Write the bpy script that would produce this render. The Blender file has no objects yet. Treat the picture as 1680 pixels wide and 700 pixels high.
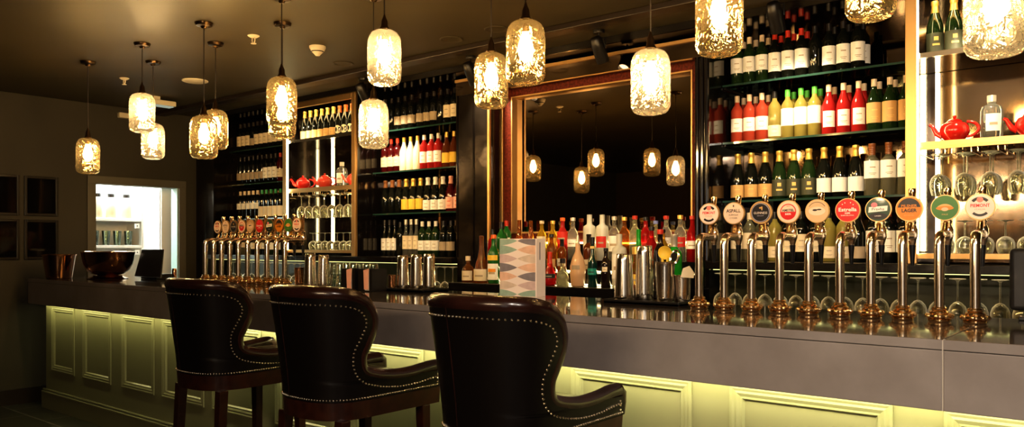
import bpy, math, random
from math import sin, cos, pi, radians
random.seed(7)
scene = bpy.context.scene
COL = scene.collection
# ------------------------------------------------------------------ camera frame (level camera, yawed to the left of the bar normal)
YAW = radians(39.1); F = 1302.0; HZ = 402.0; CAMZ = 1.38
SN, CS = sin(YAW), cos(YAW)
def tx(px):                       # X/Y ratio of the sight line through image column px
    a = (px-840.0)/F
    return (a*CS-SN)/(a*SN+CS)
def X_at(px, Y): return tx(px)*Y
def depth(X, Y): return -X*SN+Y*CS
def Z_at(px, py, Y): return CAMZ+(HZ-py)*depth(X_at(px, Y), Y)/F

# ------------------------------------------------------------------ materials
MATS = {}
def srgb(r, g, b):
    f = lambda c: (c/255/12.92) if c <= 10 else (((c/255)+.055)/1.055)**2.4
    return (f(r), f(g), f(b))
def mat(name, col, rough=.5, metal=0.0, trans=0.0, coat=0.0, emis=None, estr=0.0, noise=None, bump=None, ior=1.45, alpha=1.0, spec=None, sss=0):
    m = bpy.data.materials.new(name); m.use_nodes = True
    nt = m.node_tree; b = nt.nodes['Principled BSDF']
    b.inputs['Base Color'].default_value = (*col, 1)
    b.inputs['Roughness'].default_value = rough
    b.inputs['Metallic'].default_value = metal
    b.inputs['Transmission Weight'].default_value = trans
    b.inputs['Coat Weight'].default_value = coat
    b.inputs['Coat Roughness'].default_value = .05
    b.inputs['IOR'].default_value = ior
    if spec is not None: b.inputs['Specular IOR Level'].default_value = spec
    if emis:
        b.inputs['Emission Color'].default_value = (*emis, 1); b.inputs['Emission Strength'].default_value = estr
    tc = nt.nodes.new('ShaderNodeTexCoord')
    if noise:                      # (scale, second colour, detail, contrast lo, hi)
        n = nt.nodes.new('ShaderNodeTexNoise'); n.inputs['Scale'].default_value = noise[0]; n.inputs['Detail'].default_value = noise[2]
        r = nt.nodes.new('ShaderNodeValToRGB'); r.color_ramp.elements[0].position = noise[3]; r.color_ramp.elements[1].position = noise[4]
        r.color_ramp.elements[0].color = (*col, 1); r.color_ramp.elements[1].color = (*noise[1], 1)
        nt.links.new(tc.outputs['Object'], n.inputs['Vector']); nt.links.new(n.outputs['Fac'], r.inputs['Fac'])
        nt.links.new(r.outputs['Color'], b.inputs['Base Color'])
    if bump:                       # (scale, strength, distance)
        n = nt.nodes.new('ShaderNodeTexNoise'); n.inputs['Scale'].default_value = bump[0]; n.inputs['Detail'].default_value = 3
        bp = nt.nodes.new('ShaderNodeBump'); bp.inputs['Strength'].default_value = bump[1]; bp.inputs['Distance'].default_value = bump[2]
        nt.links.new(tc.outputs['Object'], n.inputs['Vector']); nt.links.new(n.outputs['Fac'], bp.inputs['Height'])
        nt.links.new(bp.outputs['Normal'], b.inputs['Normal'])
    MATS[name] = m
    return m
def emit(name, col, s):
    m = bpy.data.materials.new(name); m.use_nodes = True
    nt = m.node_tree; nt.nodes.clear()
    e = nt.nodes.new('ShaderNodeEmission'); o = nt.nodes.new('ShaderNodeOutputMaterial')
    e.inputs['Color'].default_value = (*col, 1); e.inputs['Strength'].default_value = s
    nt.links.new(e.outputs[0], o.inputs['Surface']); MATS[name] = m
    return m
def thin_glass(name, tint, edge, haze=0.0, hazecol=(1, 1, 1), bump=None, rough=.03, blend=.35, diffuse_edge=.0, core=0.0):
    """blown or sheet glass: see-through face on, mirror-like at grazing angles, with an optional milky body"""
    m = bpy.data.materials.new(name); m.use_nodes = True
    nt = m.node_tree; nt.nodes.clear(); N = nt.nodes.new; L = nt.links.new
    o = N('ShaderNodeOutputMaterial'); t = N('ShaderNodeBsdfTransparent'); g = N('ShaderNodeBsdfGlossy'); mx = N('ShaderNodeMixShader')
    t.inputs['Color'].default_value = (*tint, 1); g.inputs['Color'].default_value = (*edge, 1); g.inputs['Roughness'].default_value = rough
    lw = N('ShaderNodeLayerWeight'); lw.inputs['Blend'].default_value = blend
    L(lw.outputs['Fresnel'] if core == 0 else lw.outputs['Facing'], mx.inputs['Fac']); L(t.outputs[0], mx.inputs[1]); L(g.outputs[0], mx.inputs[2])
    last = mx
    if haze > 0:
        tr = N('ShaderNodeBsdfTranslucent'); tr.inputs['Color'].default_value = (*hazecol, 1)
        m2 = N('ShaderNodeMixShader'); m2.inputs['Fac'].default_value = haze
        L(mx.outputs[0], m2.inputs[1]); L(tr.outputs[0], m2.inputs[2]); last = m2
    if diffuse_edge > 0:
        df = N('ShaderNodeBsdfDiffuse'); df.inputs['Color'].default_value = (*edge, 1)
        mu = N('ShaderNodeMath'); mu.operation = 'MULTIPLY'; mu.inputs[1].default_value = diffuse_edge
        pw = N('ShaderNodeMath'); pw.operation = 'POWER'; pw.inputs[1].default_value = 2.2; L(lw.outputs['Facing'], pw.inputs[0]); L(pw.outputs[0], mu.inputs[0]); m3 = N('ShaderNodeMixShader'); L(mu.outputs[0], m3.inputs['Fac'])
        L(last.outputs[0], m3.inputs[1]); L(df.outputs[0], m3.inputs[2]); last = m3
    if bump:
        tc = N('ShaderNodeTexCoord'); n = N('ShaderNodeTexNoise'); n.inputs['Scale'].default_value = bump[0]; n.inputs['Detail'].default_value = 2
        n.inputs['Distortion'].default_value = 1.2
        bp = N('ShaderNodeBump'); bp.inputs['Strength'].default_value = bump[1]; bp.inputs['Distance'].default_value = bump[2]
        L(tc.outputs['Object'], n.inputs['Vector']); L(n.outputs['Fac'], bp.inputs['Height'])
        L(bp.outputs['Normal'], g.inputs['Normal']); L(bp.outputs['Normal'], lw.inputs['Normal'])
    L(last.outputs[0], o.inputs['Surface']); MATS[name] = m
    return m
M = MATS
mat('ceiling', (.066, .052, .027), .5, noise=(1.5, (.055, .043, .022), 2, .3, .7), spec=.3)
mat('wall', (.043, .038, .027), .6, noise=(2, (.037, .033, .024), 3, .3, .7))
mat('room_dark', (.075, .050, .028), .6)
mat('room_brown', (.05, .034, .026), .6)
mat('trim_dark', (.018, .012, .008), .35)
mat('casing', (.11, .10, .08), .45)
mat('lacquer', (.006, .0045, .004), .12, coat=.6)
mat('antique', (.05, .04, .032), .16, metal=.75, noise=(3.5, (.012, .010, .010), 6, .35, .7), bump=(7, .12, .02))
mat('brass', (.72, .47, .21), .22, metal=1)
mat('brass_soft', (.62, .40, .18), .42, metal=1)
mat('rosewood', (.15, .022, .010), .5, coat=.08, spec=.25, noise=(60, (.05, .007, .003), 8, .35, .65))
mat('mirror', (.40, .34, .28), .015, metal=1)
mat('mirror_dark', (.13, .10, .075), .05, metal=1)
mat('frieze_glass', (.20, .15, .11), .06, metal=1)
mat('mirror_brown', (.24, .18, .13), .09, metal=1)
mat('counter', (.11, .088, .074), .10, coat=1.0, noise=(9, (.14, .112, .095), 8, .35, .7), ior=1.7)
mat('fascia', (.185, .158, .145), .42, noise=(5, (.235, .205, .19), 10, .35, .68), bump=(30, .06, .004))
mat('joint', (.45, .40, .34), .5)
mat('sage', (.185, .18, .105), .42)
mat('sage_edge', (.22, .218, .13), .32)
mat('shelf_black', (.006, .005, .005), .25)
mat('recess', (.035, .036, .02), .3)
mat('leather', (.012, .0045, .0036), .24, coat=.18, bump=(38, .14, .004), noise=(6, (.032, .0105, .0075), 4, .4, .75))
mat('leather_back', (.0045, .003, .0026), .36, spec=.3, coat=.05, bump=(30, .10, .003))
mat('chair_wood', (.032, .009, .0045), .3, coat=.2, noise=(25, (.018, .005, .003), 6, .35, .65))
mat('nail', (.85, .74, .58), .22, metal=1)
mat('chrome', (.96, .82, .66), .17, metal=1)
mat('tap_brass', (.88, .62, .34), .12, metal=1)
mat('steel', (.88, .81, .71), .15, metal=1)
mat('copper', (.78, .42, .22), .13, metal=1)
mat('bronze', (.34, .19, .11), .12, metal=1)
mat('black', (.008, .007, .007), .35)
mat('black_soft', (.011, .010, .010), .5)
mat('dark_bronze', (.10, .065, .035), .3, metal=1)
mat('white_plastic', (.62, .55, .42), .4)
mat('white', (.85, .84, .80), .5)
mat('paper', (.80, .70, .66), .6)
mat('teapot_red', (.62, .018, .012), .12, coat=.6)
mat('teapot_coral', (.66, .06, .035), .14, coat=.6)
mat('cord', (.02, .014, .010), .5)
mat('whiteroom', (.86, .90, .86), .5)
mat('teal_jamb', (.42, .56, .54), .5)
mat('pic', (.004, .0035, .003), .05, spec=.35)
mat('pic_frame', (.010, .006, .004), .3)
emit('bulb', (1, .68, .33), 300)
emit('bare_bulb', (1, .74, .45), 300)
emit('led_green', (1.0, .92, .48), 78)
emit('led_green_dim', (1.0, .92, .42), 38)
emit('led_warm', (1, .82, .42), 30)
emit('added_led_gold', (1, .76, .34), 34)
emit('led_pale', (1.0, .93, .36), 1.6)
emit('added_led_step', (1, .80, .40), 16)
emit('led_room', (.93, 1.0, .94), 48)
emit('spot_glow', (1, .8, .5), 12)
emit('exit_green', (.1, .9, .4), 1.2)
emit('exit_panel', (.85, .95, .75), .35)
thin_glass('glass_pale', (.97, .93, .84), (1, .93, .78), haze=.027, hazecol=(1, .92, .74), bump=(24, .7, .02), blend=.45)
thin_glass('glass_amber', (.95, .84, .60), (1, .84, .5), haze=.008, hazecol=(1, .80, .42), bump=(22, .75, .025), blend=.42)
thin_glass('clear', (.92, .93, .86), (1, .98, .86), blend=.6, diffuse_edge=1.0, haze=.05, hazecol=(1,.98,.85))
thin_glass('tumbler', (.86, .92, .86), (.85, .95, .85), blend=.55, diffuse_edge=.35)
thin_glass('shelf_glass_clear', (.95, .95, .93), (.9, .9, .9), blend=.2)
thin_glass('shelf_glass', (.86, .93, .89), (.6, .8, .7), blend=.3)
mat('shelf_edge', (.02, .055, .042), .12, coat=.5)
# floor: dark slate tiles with pale joints
def floor_mat():
    m = bpy.data.materials.new('slate'); m.use_nodes = True; nt = m.node_tree; b = nt.nodes['Principled BSDF']
    tc = nt.nodes.new('ShaderNodeTexCoord'); br = nt.nodes.new('ShaderNodeTexBrick')
    br.inputs['Scale'].default_value = 1.0; br.inputs['Brick Width'].default_value = .62; br.inputs['Row Height'].default_value = .36
    br.inputs['Mortar Size'].default_value = .006; br.inputs['Color1'].default_value = (.030, .030, .024, 1); br.inputs['Color2'].default_value = (.020, .021, .017, 1)
    br.inputs['Mortar'].default_value = (.15, .14, .12, 1)
    nt.links.new(tc.outputs['Object'], br.inputs['Vector']); nt.links.new(br.outputs['Color'], b.inputs['Base Color'])
    b.inputs['Roughness'].default_value = .4; MATS['slate'] = m
floor_mat()
# bottle glass
for n, c, r, t in (('g_dark', (.006, .007, .005), .07, 0), ('g_green', (.012, .028, .008), .08, 0), ('g_red', (.06, .004, .004), .08, 0),
                   ('g_rose', (.85, .13, .07), .08, .5), ('g_rosered', (.55, .030, .028), .09, .3), ('g_pink', (.70, .30, .24), .1, .4),
                   ('g_white', (.95, .86, .66), .35, 0), ('g_straw', (.72, .60, .16), .08, .6), ('g_pale', (.80, .76, .50), .06, .85),
                   ('g_clear', (.88, .87, .78), .06, .9), ('g_amber', (.62, .21, .03), .06, .85), ('g_brown', (.12, .03, .008), .08, .15),
                   ('g_yellow', (.9, .60, .06), .06, .8), ('g_bright', (.03, .45, .04), .08, .45), ('g_bottlegreen', (.015, .13, .02), .08, .2),
                   ('g_frost', (.80, .78, .66), .4, .25), ('g_peach', (.80, .52, .30), .35, .2), ('g_teal', (.005, .030, .024), .08, 0),
                   ('g_cherry', (.7, .02, .022), .06, .7), ('g_coffee', (.012, .006, .004), .1, 0)):
    mat(n, c, r, 0, t, coat=.4)
for n, c in (('l_white', (.88, .85, .76)), ('l_cream', (.78, .66, .46)), ('l_tan', (.62, .37, .14)), ('l_orange', (.75, .27, .02)), ('l_yellow', (.80, .52, .06)),
             ('l_pink', (.78, .42, .32)), ('l_olive', (.06, .065, .04)), ('l_red', (.60, .03, .015)), ('l_teal', (.01, .22, .17)), ('l_black', (.01, .01, .01)), ('l_dim', (.42, .33, .22)),
             ('l_gold', (.75, .50, .16)), ('l_blue', (.10, .14, .42)), ('c_cream', (.72, .58, .40)), ('c_red', (.50, .035, .015)), ('c_black', (.012, .010, .010)),
             ('c_green', (.12, .60, .08)), ('c_gold', (.85, .55, .14)), ('c_white', (.82, .76, .66)), ('c_brown', (.25, .09, .03)), ('c_silver', (.65, .58, .48)), ('c_pink', (.75, .36, .26)),
             ('c_blue', (.16, .20, .48)), ('c_emerald', (.01, .30, .08)), ('c_orange', (.80, .16, .03))):
    mat(n, c, .3 if n[0] == 'c' else .55, metal=.6 if n in ('c_gold', 'c_silver') else 0)

def liquid(name, fac):                                # coloured spirit: glass that also scatters the light coming through it
    m = MATS[name]; nt = m.node_tree; p = nt.nodes['Principled BSDF']; o = [n for n in nt.nodes if n.type == 'OUTPUT_MATERIAL'][0]
    t = nt.nodes.new('ShaderNodeBsdfTranslucent'); t.inputs['Color'].default_value = p.inputs['Base Color'].default_value
    x = nt.nodes.new('ShaderNodeMixShader'); x.inputs['Fac'].default_value = fac
    nt.links.new(p.outputs[0], x.inputs[1]); nt.links.new(t.outputs[0], x.inputs[2]); nt.links.new(x.outputs[0], o.inputs['Surface'])
for n in ('g_rose', 'g_rosered', 'g_straw', 'g_pale', 'g_amber', 'g_yellow', 'g_bright', 'g_frost', 'g_peach', 'g_cherry', 'g_clear'): liquid(n, .16)

# ------------------------------------------------------------------ mesh building
class MB:
    def __init__(s): s.v = []; s.f = []; s.m = []
    def add(s, vs, fs, mi=0):
        o = len(s.v); s.v += [tuple(p) for p in vs]; s.f += [tuple(i+o for i in q) for q in fs]; s.m += [mi]*len(fs); return s
    def box(s, x0, y0, z0, x1, y1, z1, mi=0):
        x0, x1 = sorted((x0, x1)); y0, y1 = sorted((y0, y1)); z0, z1 = sorted((z0, z1))
        return s.add([(x0,y0,z0),(x1,y0,z0),(x1,y1,z0),(x0,y1,z0),(x0,y0,z1),(x1,y0,z1),(x1,y1,z1),(x0,y1,z1)],
                     [(0,3,2,1),(4,5,6,7),(0,1,5,4),(1,2,6,5),(2,3,7,6),(3,0,4,7)], mi)
    def lathe(s, prof, n=16, c=(0,0,0), mi=0, sx=1, sy=1):
        vs = []; fs = []; rings = []
        for r, z in prof:
            if r < 1e-6: rings.append([len(vs)]); vs.append((c[0], c[1], c[2]+z))
            else:
                rings.append(list(range(len(vs), len(vs)+n)))
                vs += [(c[0]+sx*r*cos(2*pi*k/n), c[1]+sy*r*sin(2*pi*k/n), c[2]+z) for k in range(n)]
        for a, b in zip(rings, rings[1:]):
            for k in range(n):
                k2 = (k+1) % n
                if len(a) == 1 and len(b) == 1: continue
                if len(a) == 1: fs.append((a[0], b[k2], b[k]))
                elif len(b) == 1: fs.append((a[k], a[k2], b[0]))
                else: fs.append((a[k], a[k2], b[k2], b[k]))
        return s.add(vs, fs, mi)
    def tube(s, pts, r, n=10, closed=False, mi=0, caps=True):
        P = [tuple(p) for p in pts]; N = len(P); rs = r if isinstance(r, (list, tuple)) else [r]*N
        vs = []; fs = []; pu = None
        for i in range(N):
            a = P[(i-1) % N] if (closed or i > 0) else P[i]; b = P[(i+1) % N] if (closed or i < N-1) else P[i]
            t = [b[k]-a[k] for k in range(3)]; l = math.sqrt(sum(q*q for q in t)) or 1; t = [q/l for q in t]
            if pu is None:
                pu = (0, 0, 1) if abs(t[2]) < .9 else (1, 0, 0)
            d = sum(pu[k]*t[k] for k in range(3)); u = [pu[k]-d*t[k] for k in range(3)]
            l = math.sqrt(sum(q*q for q in u)) or 1; u = [q/l for q in u]; pu = u
            w = (t[1]*u[2]-t[2]*u[1], t[2]*u[0]-t[0]*u[2], t[0]*u[1]-t[1]*u[0])
            for k in range(n):
                A = 2*pi*k/n
                vs.append(tuple(P[i][j]+rs[i]*(cos(A)*u[j]+sin(A)*w[j]) for j in range(3)))
        for i in range(N if closed else N-1):
            i2 = (i+1) % N
            for k in range(n):
                k2 = (k+1) % n; fs.append((i*n+k, i*n+k2, i2*n+k2, i2*n+k))
        if caps and not closed:
            fs.append(tuple(range(n-1, -1, -1))); fs.append(tuple((N-1)*n+k for k in range(n)))
        return s.add(vs, fs, mi)
    def sector(s, r, z0, z1, a0, a1, n=10, c=(0,0,0), mi=0):      # label wrapped round a bottle; angle 0 faces -Y
        vs = []
        for k in range(n+1):
            A = a0+(a1-a0)*k/n
            vs += [(c[0]+r*sin(A), c[1]-r*cos(A), c[2]+z0), (c[0]+r*sin(A), c[1]-r*cos(A), c[2]+z1)]
        return s.add(vs, [(2*k, 2*k+2, 2*k+3, 2*k+1) for k in range(n)], mi)
    def ball(s, c, r, n=8, m=5, mi=0, sz=1):
        return s.lathe([(r*sin(pi*k/m), -r*sz*cos(pi*k/m)) for k in range(m+1)], n, c, mi)
    def prism(s, poly, y0, y1, mi=0):             # polygon in XZ (counter-clockwise seen from -Y) extruded along Y
        n = len(poly)
        vs = [(x, y0, z) for x, z in poly]+[(x, y1, z) for x, z in poly]
        fs = [tuple(range(n)), tuple(range(2*n-1, n-1, -1))]+[((k+1) % n, k, n+k, n+(k+1) % n) for k in range(n)]
        return s.add(vs, fs, mi)
    def mesh(s, name, mats, smooth=True, ang=40):
        me = bpy.data.meshes.new(name); me.from_pydata(s.v, [], s.f)
        for m in (mats if isinstance(mats, (list, tuple)) else [mats]): me.materials.append(M[m] if isinstance(m, str) else m)
        me.polygons.foreach_set('material_index', s.m)
        me.polygons.foreach_set('use_smooth', [smooth]*len(s.f))
        if smooth: me.set_sharp_from_angle(angle=radians(ang))
        me.update(); return me
    def build(s, name, mats, parent=None, loc=(0,0,0), smooth=True, ang=40, bevel=0, segs=2):
        o = bpy.data.objects.new(name, s.mesh(name, mats, smooth, ang)); COL.objects.link(o)
        o.location = loc
        if parent: o.parent = parent
        if bevel:
            b = o.modifiers.new('bevel', 'BEVEL'); b.width = bevel; b.segments = segs; b.limit_method = 'ANGLE'; b.angle_limit = radians(40)
        return o
def tag(o, label=None, cat=None, group=None, kind=None):
    if label: o['label'] = label
    if cat: o['category'] = cat
    if group: o['group'] = group
    if kind: o['kind'] = kind
    return o
def empty(name, loc, label=None, cat=None, group=None, rz=0):
    o = bpy.data.objects.new(name, None); COL.objects.link(o); o.location = loc; o.rotation_euler = (0, 0, rz); o.empty_display_size = .05
    return tag(o, label, cat, group)
def struct(name, mb, m, **k):
    o = mb.build(name, m, smooth=False, **k); o['kind'] = 'structure'; return o
def dup(root, loc, label=None, group=None, rz=None):
    kids = {}
    for o in TREE[root.name]: kids.setdefault(o.parent.name, []).append(o)
    def cp(o, par):
        c = o.copy(); COL.objects.link(c)
        if par is not None: c.parent = par
        for ch in kids.get(o.name, []): cp(ch, c)
        return c
    r = cp(root, None); r.location = loc
    if rz is not None: r.rotation_euler = (0, 0, rz)
    if label: r['label'] = label
    if group: r['group'] = group
    return r
TREE = {}
def remember(root):                                # list of all descendants, for dup
    L = []
    def rec(o):
        for ch in o.children: L.append(ch); rec(ch)
    rec(root); TREE[root.name] = L
    return root
def text_mesh(body, size, m, parent, loc, name='lettering', w=None, bold=0.0):
    cu = bpy.data.curves.new('t', 'FONT'); cu.body = body; cu.size = size; cu.align_x = 'CENTER'; cu.align_y = 'CENTER'; cu.resolution_u = 2; cu.offset = bold
    t = bpy.data.objects.new('t', cu); COL.objects.link(t)
    me = bpy.data.meshes.new_from_object(t.evaluated_get(bpy.context.evaluated_depsgraph_get()))
    bpy.data.objects.remove(t); bpy.data.curves.remove(cu)
    xs = [v.co.x for v in me.vertices]
    k = (w/(max(xs)-min(xs))) if w else 1
    for v in me.vertices: x, y, z = v.co; v.co = (x*k, 0, y)
    me.name = name; me.materials.clear(); me.materials.append(M[m])
    o = bpy.data.objects.new(name, me); COL.objects.link(o); o.location = loc; o.parent = parent
    return o
ORD = ['leftmost', 'second', 'third', 'fourth', 'fifth', 'sixth', 'seventh', 'eighth', 'ninth', 'tenth', 'eleventh', 'twelfth', 'thirteenth', 'fourteenth', 'fifteenth', 'sixteenth', 'seventeenth', 'eighteenth']
NUM = ['zero', 'one', 'two', 'three', 'four', 'five', 'six', 'seven', 'eight', 'nine', 'ten', 'eleven', 'twelve', 'thirteen', 'fourteen', 'fifteen', 'sixteen', 'seventeen', 'eighteen']
def ordn(i, n):
    if n == 1: return ''
    if n == 2: return ('left', 'right')[i]+' of two'
    if i == 0: return 'leftmost of '+NUM[n]
    if i == n-1: return 'rightmost of '+NUM[n]
    if n == 3: return 'middle of three'
    return ORD[i]+' of '+NUM[n]+' from left'
# ================================================================== THE SETTING
ZC = 2.70; XW = -7.70; YB = 4.86
struct('floor', MB().box(XW-.1, -3.6, -.1, 3.1, 5, 0), 'slate')
struct('ceiling', MB().box(XW-.1, -3.6, ZC, 3.1, 5, ZC+.1), 'ceiling')
struct('wall_back', MB().box(XW, YB, 0, 3.1, YB+.1, ZC), 'room_dark')
struct('wall_front', MB().box(XW, -3.6, 0, .3, -3.5, ZC).box(2.1, -3.6, 0, 3.1, -3.5, ZC).box(.3, -3.6, 0, 2.1, -3.5, .1).box(.3, -3.6, 2.45, 2.1, -3.5, ZC), 'room_dark')
struct('wall_right', MB().box(3.0, -3.5, 0, 3.1, YB, ZC), 'room_dark')
def window(n, x0, y0, x1, y1):
    o = bpy.data.objects.new('window_%d' % n, None); COL.objects.link(o); o.location = ((x0+x1)/2, (y0+y1)/2, .1); o['kind'] = 'structure'
    w, t = (abs(x1-x0)/2, .035) if abs(x1-x0) > abs(y1-y0) else (.035, abs(y1-y0)/2)
    fm = MB(); al = w > t; L = max(w, t)
    for k in (-1, 0, 1):
        cc = k*(L-.03); fm.box(*( (cc-.03, -.03, 0, cc+.03, .03, 2.35) if al else (-.03, cc-.03, 0, .03, cc+.03, 2.35)))
    for z in (0, 1.9, 2.29): fm.box(*((-L, -.028, z, L, .028, z+.06) if al else (-.028, -L, z, .028, L, z+.06)))
    fm.build('window_frame', 'trim_dark', o, smooth=False)
    (MB().add([(-L,0,0),(L,0,0),(L,0,2.35),(-L,0,2.35)], [(0,1,2,3)]) if al else MB().add([(0,-L,0),(0,L,0),(0,L,2.35),(0,-L,2.35)], [(0,1,2,3)])).build('pane', 'shelf_glass_clear', o, smooth=False)
window(1, .3, -3.55, 2.1, -3.55)  # opening added behind the camera, lets world light onto taps and bar front
DY0, DY1, DZ = 3.30, 4.11, 1.955
struct('wall_left', MB().box(XW-.12, -3.5, 0, XW, DY0, ZC).box(XW-.12, DY1, 0, XW, YB, ZC).box(XW-.12, DY0, DZ, XW, DY1, ZC), 'wall')
struct('trim_1', MB().box(XW, DY0-.075, 0, XW+.02, DY0, DZ+.07).box(XW, DY1, 0, XW+.02, DY1+.075, DZ+.07).box(XW, DY0-.075, DZ, XW+.021, DY1+.075, DZ+.075), 'casing', bevel=.004)
struct('trim_2', MB().box(XW-.119, DY1-.012, 0, XW, DY1-.0005, DZ), 'teal_jamb')
struct('baseboard_left', MB().box(XW, -3.5, 0, XW+.02, 3.2, .13), 'trim_dark')
struct('trim_3', MB().box(XW, 3.86, ZC-.035, 3.0, 3.97, ZC), 'trim_dark', bevel=.004)
# dark panel of the opposite wall, seen in the mirror
struct('trim_4', MB().box(-6.2, -3.5, 0, -5.2, -3.47, 2.3), 'room_brown')
# the bright room behind the doorway
wr = 'whiteroom'
struct('wall_storeroom', MB().box(-9.6, 2.5, 0, -9.5, 6.0, 2.5).box(-9.5, 2.5, 0, XW-.12, 2.6, 2.5).box(-9.5, 5.9, 0, XW-.12, 6.0, 2.5), wr)
struct('ceiling_storeroom', MB().box(-9.6, 2.5, 2.5, XW-.12, 6.0, 2.6), wr)
struct('floor_storeroom', MB().box(-9.6, 2.5, -.1, XW-.12, 6.0, 0), wr)
lt = MB().box(-9.2, 3.3, 2.46, -8.2, 5.2, 2.4995).build('ceiling_light', ['led_room']); tag(lt, 'bright white ceiling light panel inside the small room behind the doorway', 'light')

def quad_pane(x0, x1, z0, z1, y): return MB().add([(x0,y,z0),(x1,y,z0),(x1,y,z1),(x0,y,z1)], [(0,1,2,3)])

# storeroom: white shelving with bottles and glasses, a white cupboard to its right
sx0, sx1 = -8.75, -8.40
sh = empty('storage_shelf', (-8.58, 3.75, 0), 'white open shelving unit inside the bright room behind the doorway', 'shelf')
ys0, ys1 = 3.3, 4.08
for z in (.9, 1.38, 1.66): MB().box(-.17, ys0-3.75, z-.03, .17, ys1-3.75, z).build('shelf_board', 'white', sh, smooth=False, bevel=.003)
for y in (ys0-3.77, ys1-3.75): MB().box(-.17, y, 0, .17, y+.02, 2.2).build('side_panel', 'white', sh, smooth=False)
MB().box(-.19, ys0-3.77, 0, -.17, ys1-3.73, 2.2).build('back_panel', 'white', sh, smooth=False)
for z in (1.28, 1.56): MB().box(.165, .255, z, .185, .30, z+.05, 0).lathe([(0,0),(.008,0),(.008,.012),(0,.012)], 8, (.18,.2775,z+.018), 1).build('bracket', ['white', 'black'], sh, smooth=False)
cb = empty('store_cupboard', (-8.40, 4.72, 0), 'plain white cupboard filling the right side of the bright doorway', 'cupboard')
MB().box(-.40, -.61, 0, .36, .60, 2.2).build('cabinet_body', 'white', cb, smooth=False, bevel=.004)
MB().box(-.38, -.62, .02, .34, -.611, 2.18).build('door', 'white', cb, smooth=False)

# ================================================================== THE BAR
BX0, BX1 = -7.42, 1.6
YF, YP, CT, FB = 2.63, 2.75, 1.10, .888
bar = empty('bar_counter', (-3, 3.0, 0), 'long grey-brown stone bar counter with deep front apron', 'counter')
def at0(mb, o):                                      # shift world coordinates into a parent at o.location
    mb.v = [(x-o.location.x, y-o.location.y, z-o.location.z) for x, y, z in mb.v]; return mb
JX = -.493
for a, b in ((BX0, JX-.0015), (JX+.0015, BX1)):
    at0(MB().box(a, YF+.002, CT-.030, b, 3.56, CT), bar).build('worktop', 'counter', bar, smooth=False, bevel=.003)
    at0(MB().box(a, YF, FB, b, YF+.035, CT-.032), bar).build('apron', 'fascia', bar, smooth=False, bevel=.003)
    at0(MB().box(a, YF+.001, CT-.032, b, YF+.034, CT-.030), bar).build('shadow_joint', 'black', bar, smooth=False)
    at0(MB().box(a, YF+.0005, CT-.0295, b, YF+.002, CT-.001), bar).build('edge_strip', 'fascia', bar, smooth=False)
at0(MB().box(JX-.0015, YF+.001, FB, JX+.0015, YF+.03, CT-.001), bar).build('slab_joint', 'joint', bar, smooth=False)
at0(MB().box(BX0, YF+.035, FB, BX0+.03, 3.5, CT-.031), bar).build('end_apron', 'fascia', bar, smooth=False)

fr = empty('counter_panelling', (-3, 2.85, 0), 'sage green panelled front of the bar under the stone apron', 'panelling')
PX0 = -7.36
at0(MB().box(PX0, YP+.012, 0, BX1, YP+.06, CT-.033), fr).build('backing_board', 'sage', fr, smooth=False)
at0(MB().box(PX0, YP+.0605, 0, PX0+.03, 3.45, CT-.033), fr).build('end_board', 'sage', fr, smooth=False)
ends = [.03, -.668, -1.37, -2.08, -2.80, -3.49, -4.18, -4.83, -5.49, -6.155, -6.80]
panels = []
for i, e in enumerate(ends):
    w = .53 if e > -5 else (.47 if e > -6.3 else .43)
    panels.append((e-w, e))
panels.append((.22, .75)); panels.append((.92, 1.45))
panels.sort()
PZ0, PZ1 = .335, .862
at0(MB().box(PX0, YP, .16, BX1, YP+.0119, PZ0), fr).build('bottom_rail', 'sage', fr, smooth=False)
at0(MB().box(PX0, YP, PZ1, BX1, YP+.0119, CT-.034), fr).build('top_rail', 'sage', fr, smooth=False)
xs = [PX0]+[v for p in panels for v in p]+[BX1]
for a, b in zip(xs[0::2], xs[1::2]):
    at0(MB().box(a, YP, PZ0, b, YP+.0119, PZ1), fr).build('stile', 'sage', fr, smooth=False)
def mould(mb, x0, x1, z0, z1, y, wid, prof):
    """a mitred moulding round a rectangle: prof = (inset 0..1, height in front of y)"""
    rings = []
    for t, h in prof:
        i = t*wid
        rings.append([(x0+i, y-h, z0+i), (x1-i, y-h, z0+i), (x1-i, y-h, z1-i), (x0+i, y-h, z1-i)])
    vs = [p for r in rings for p in r]; fs = []
    for k in range(len(rings)-1):
        for j in range(4):
            j2 = (j+1) % 4; fs.append((k*4+j, k*4+j2, (k+1)*4+j2, (k+1)*4+j))
    return mb.add(vs, fs)
for a, b in panels:
    pn = at0(MB().box(a, YP+.0085, PZ0, b, YP+.0118, PZ1), fr).build('panel', 'sage', fr, smooth=False)
    at0(mould(MB(), a-.012, b+.012, PZ0-.012, PZ1+.012, YP+.001, .055, [(0, 0), (.02, .008), (.2, .010), (.36, .006), (.5, .008), (.72, .002), (.85, .003), (1, -.008)]), fr).build('moulding', 'sage_edge', fr, smooth=False).parent = pn
    pn.children[0].matrix_parent_inverse.identity()
at0(MB().box(PX0-.03, YP-.025, 0, BX1, YP-.0005, .13), fr).build('plinth', 'sage', fr, smooth=False)
for z, d, h in ((.131, .028, .014), (.15, .018, .013)):
    at0(MB().box(PX0-.03, YP-d, z, BX1, YP-.0005, z+h), fr).build('plinth_moulding', 'sage_edge', fr, smooth=False, bevel=.004)
for xa, xb, m in ((PX0+.02, -4.6, 'led_green_dim'), (-4.6, BX1, 'led_green')):
    at0(MB().box(xa, YF+.037, FB+.012, xb, YF+.050, FB+.018), bar).build('light_strip', m, bar, smooth=False)

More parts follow.
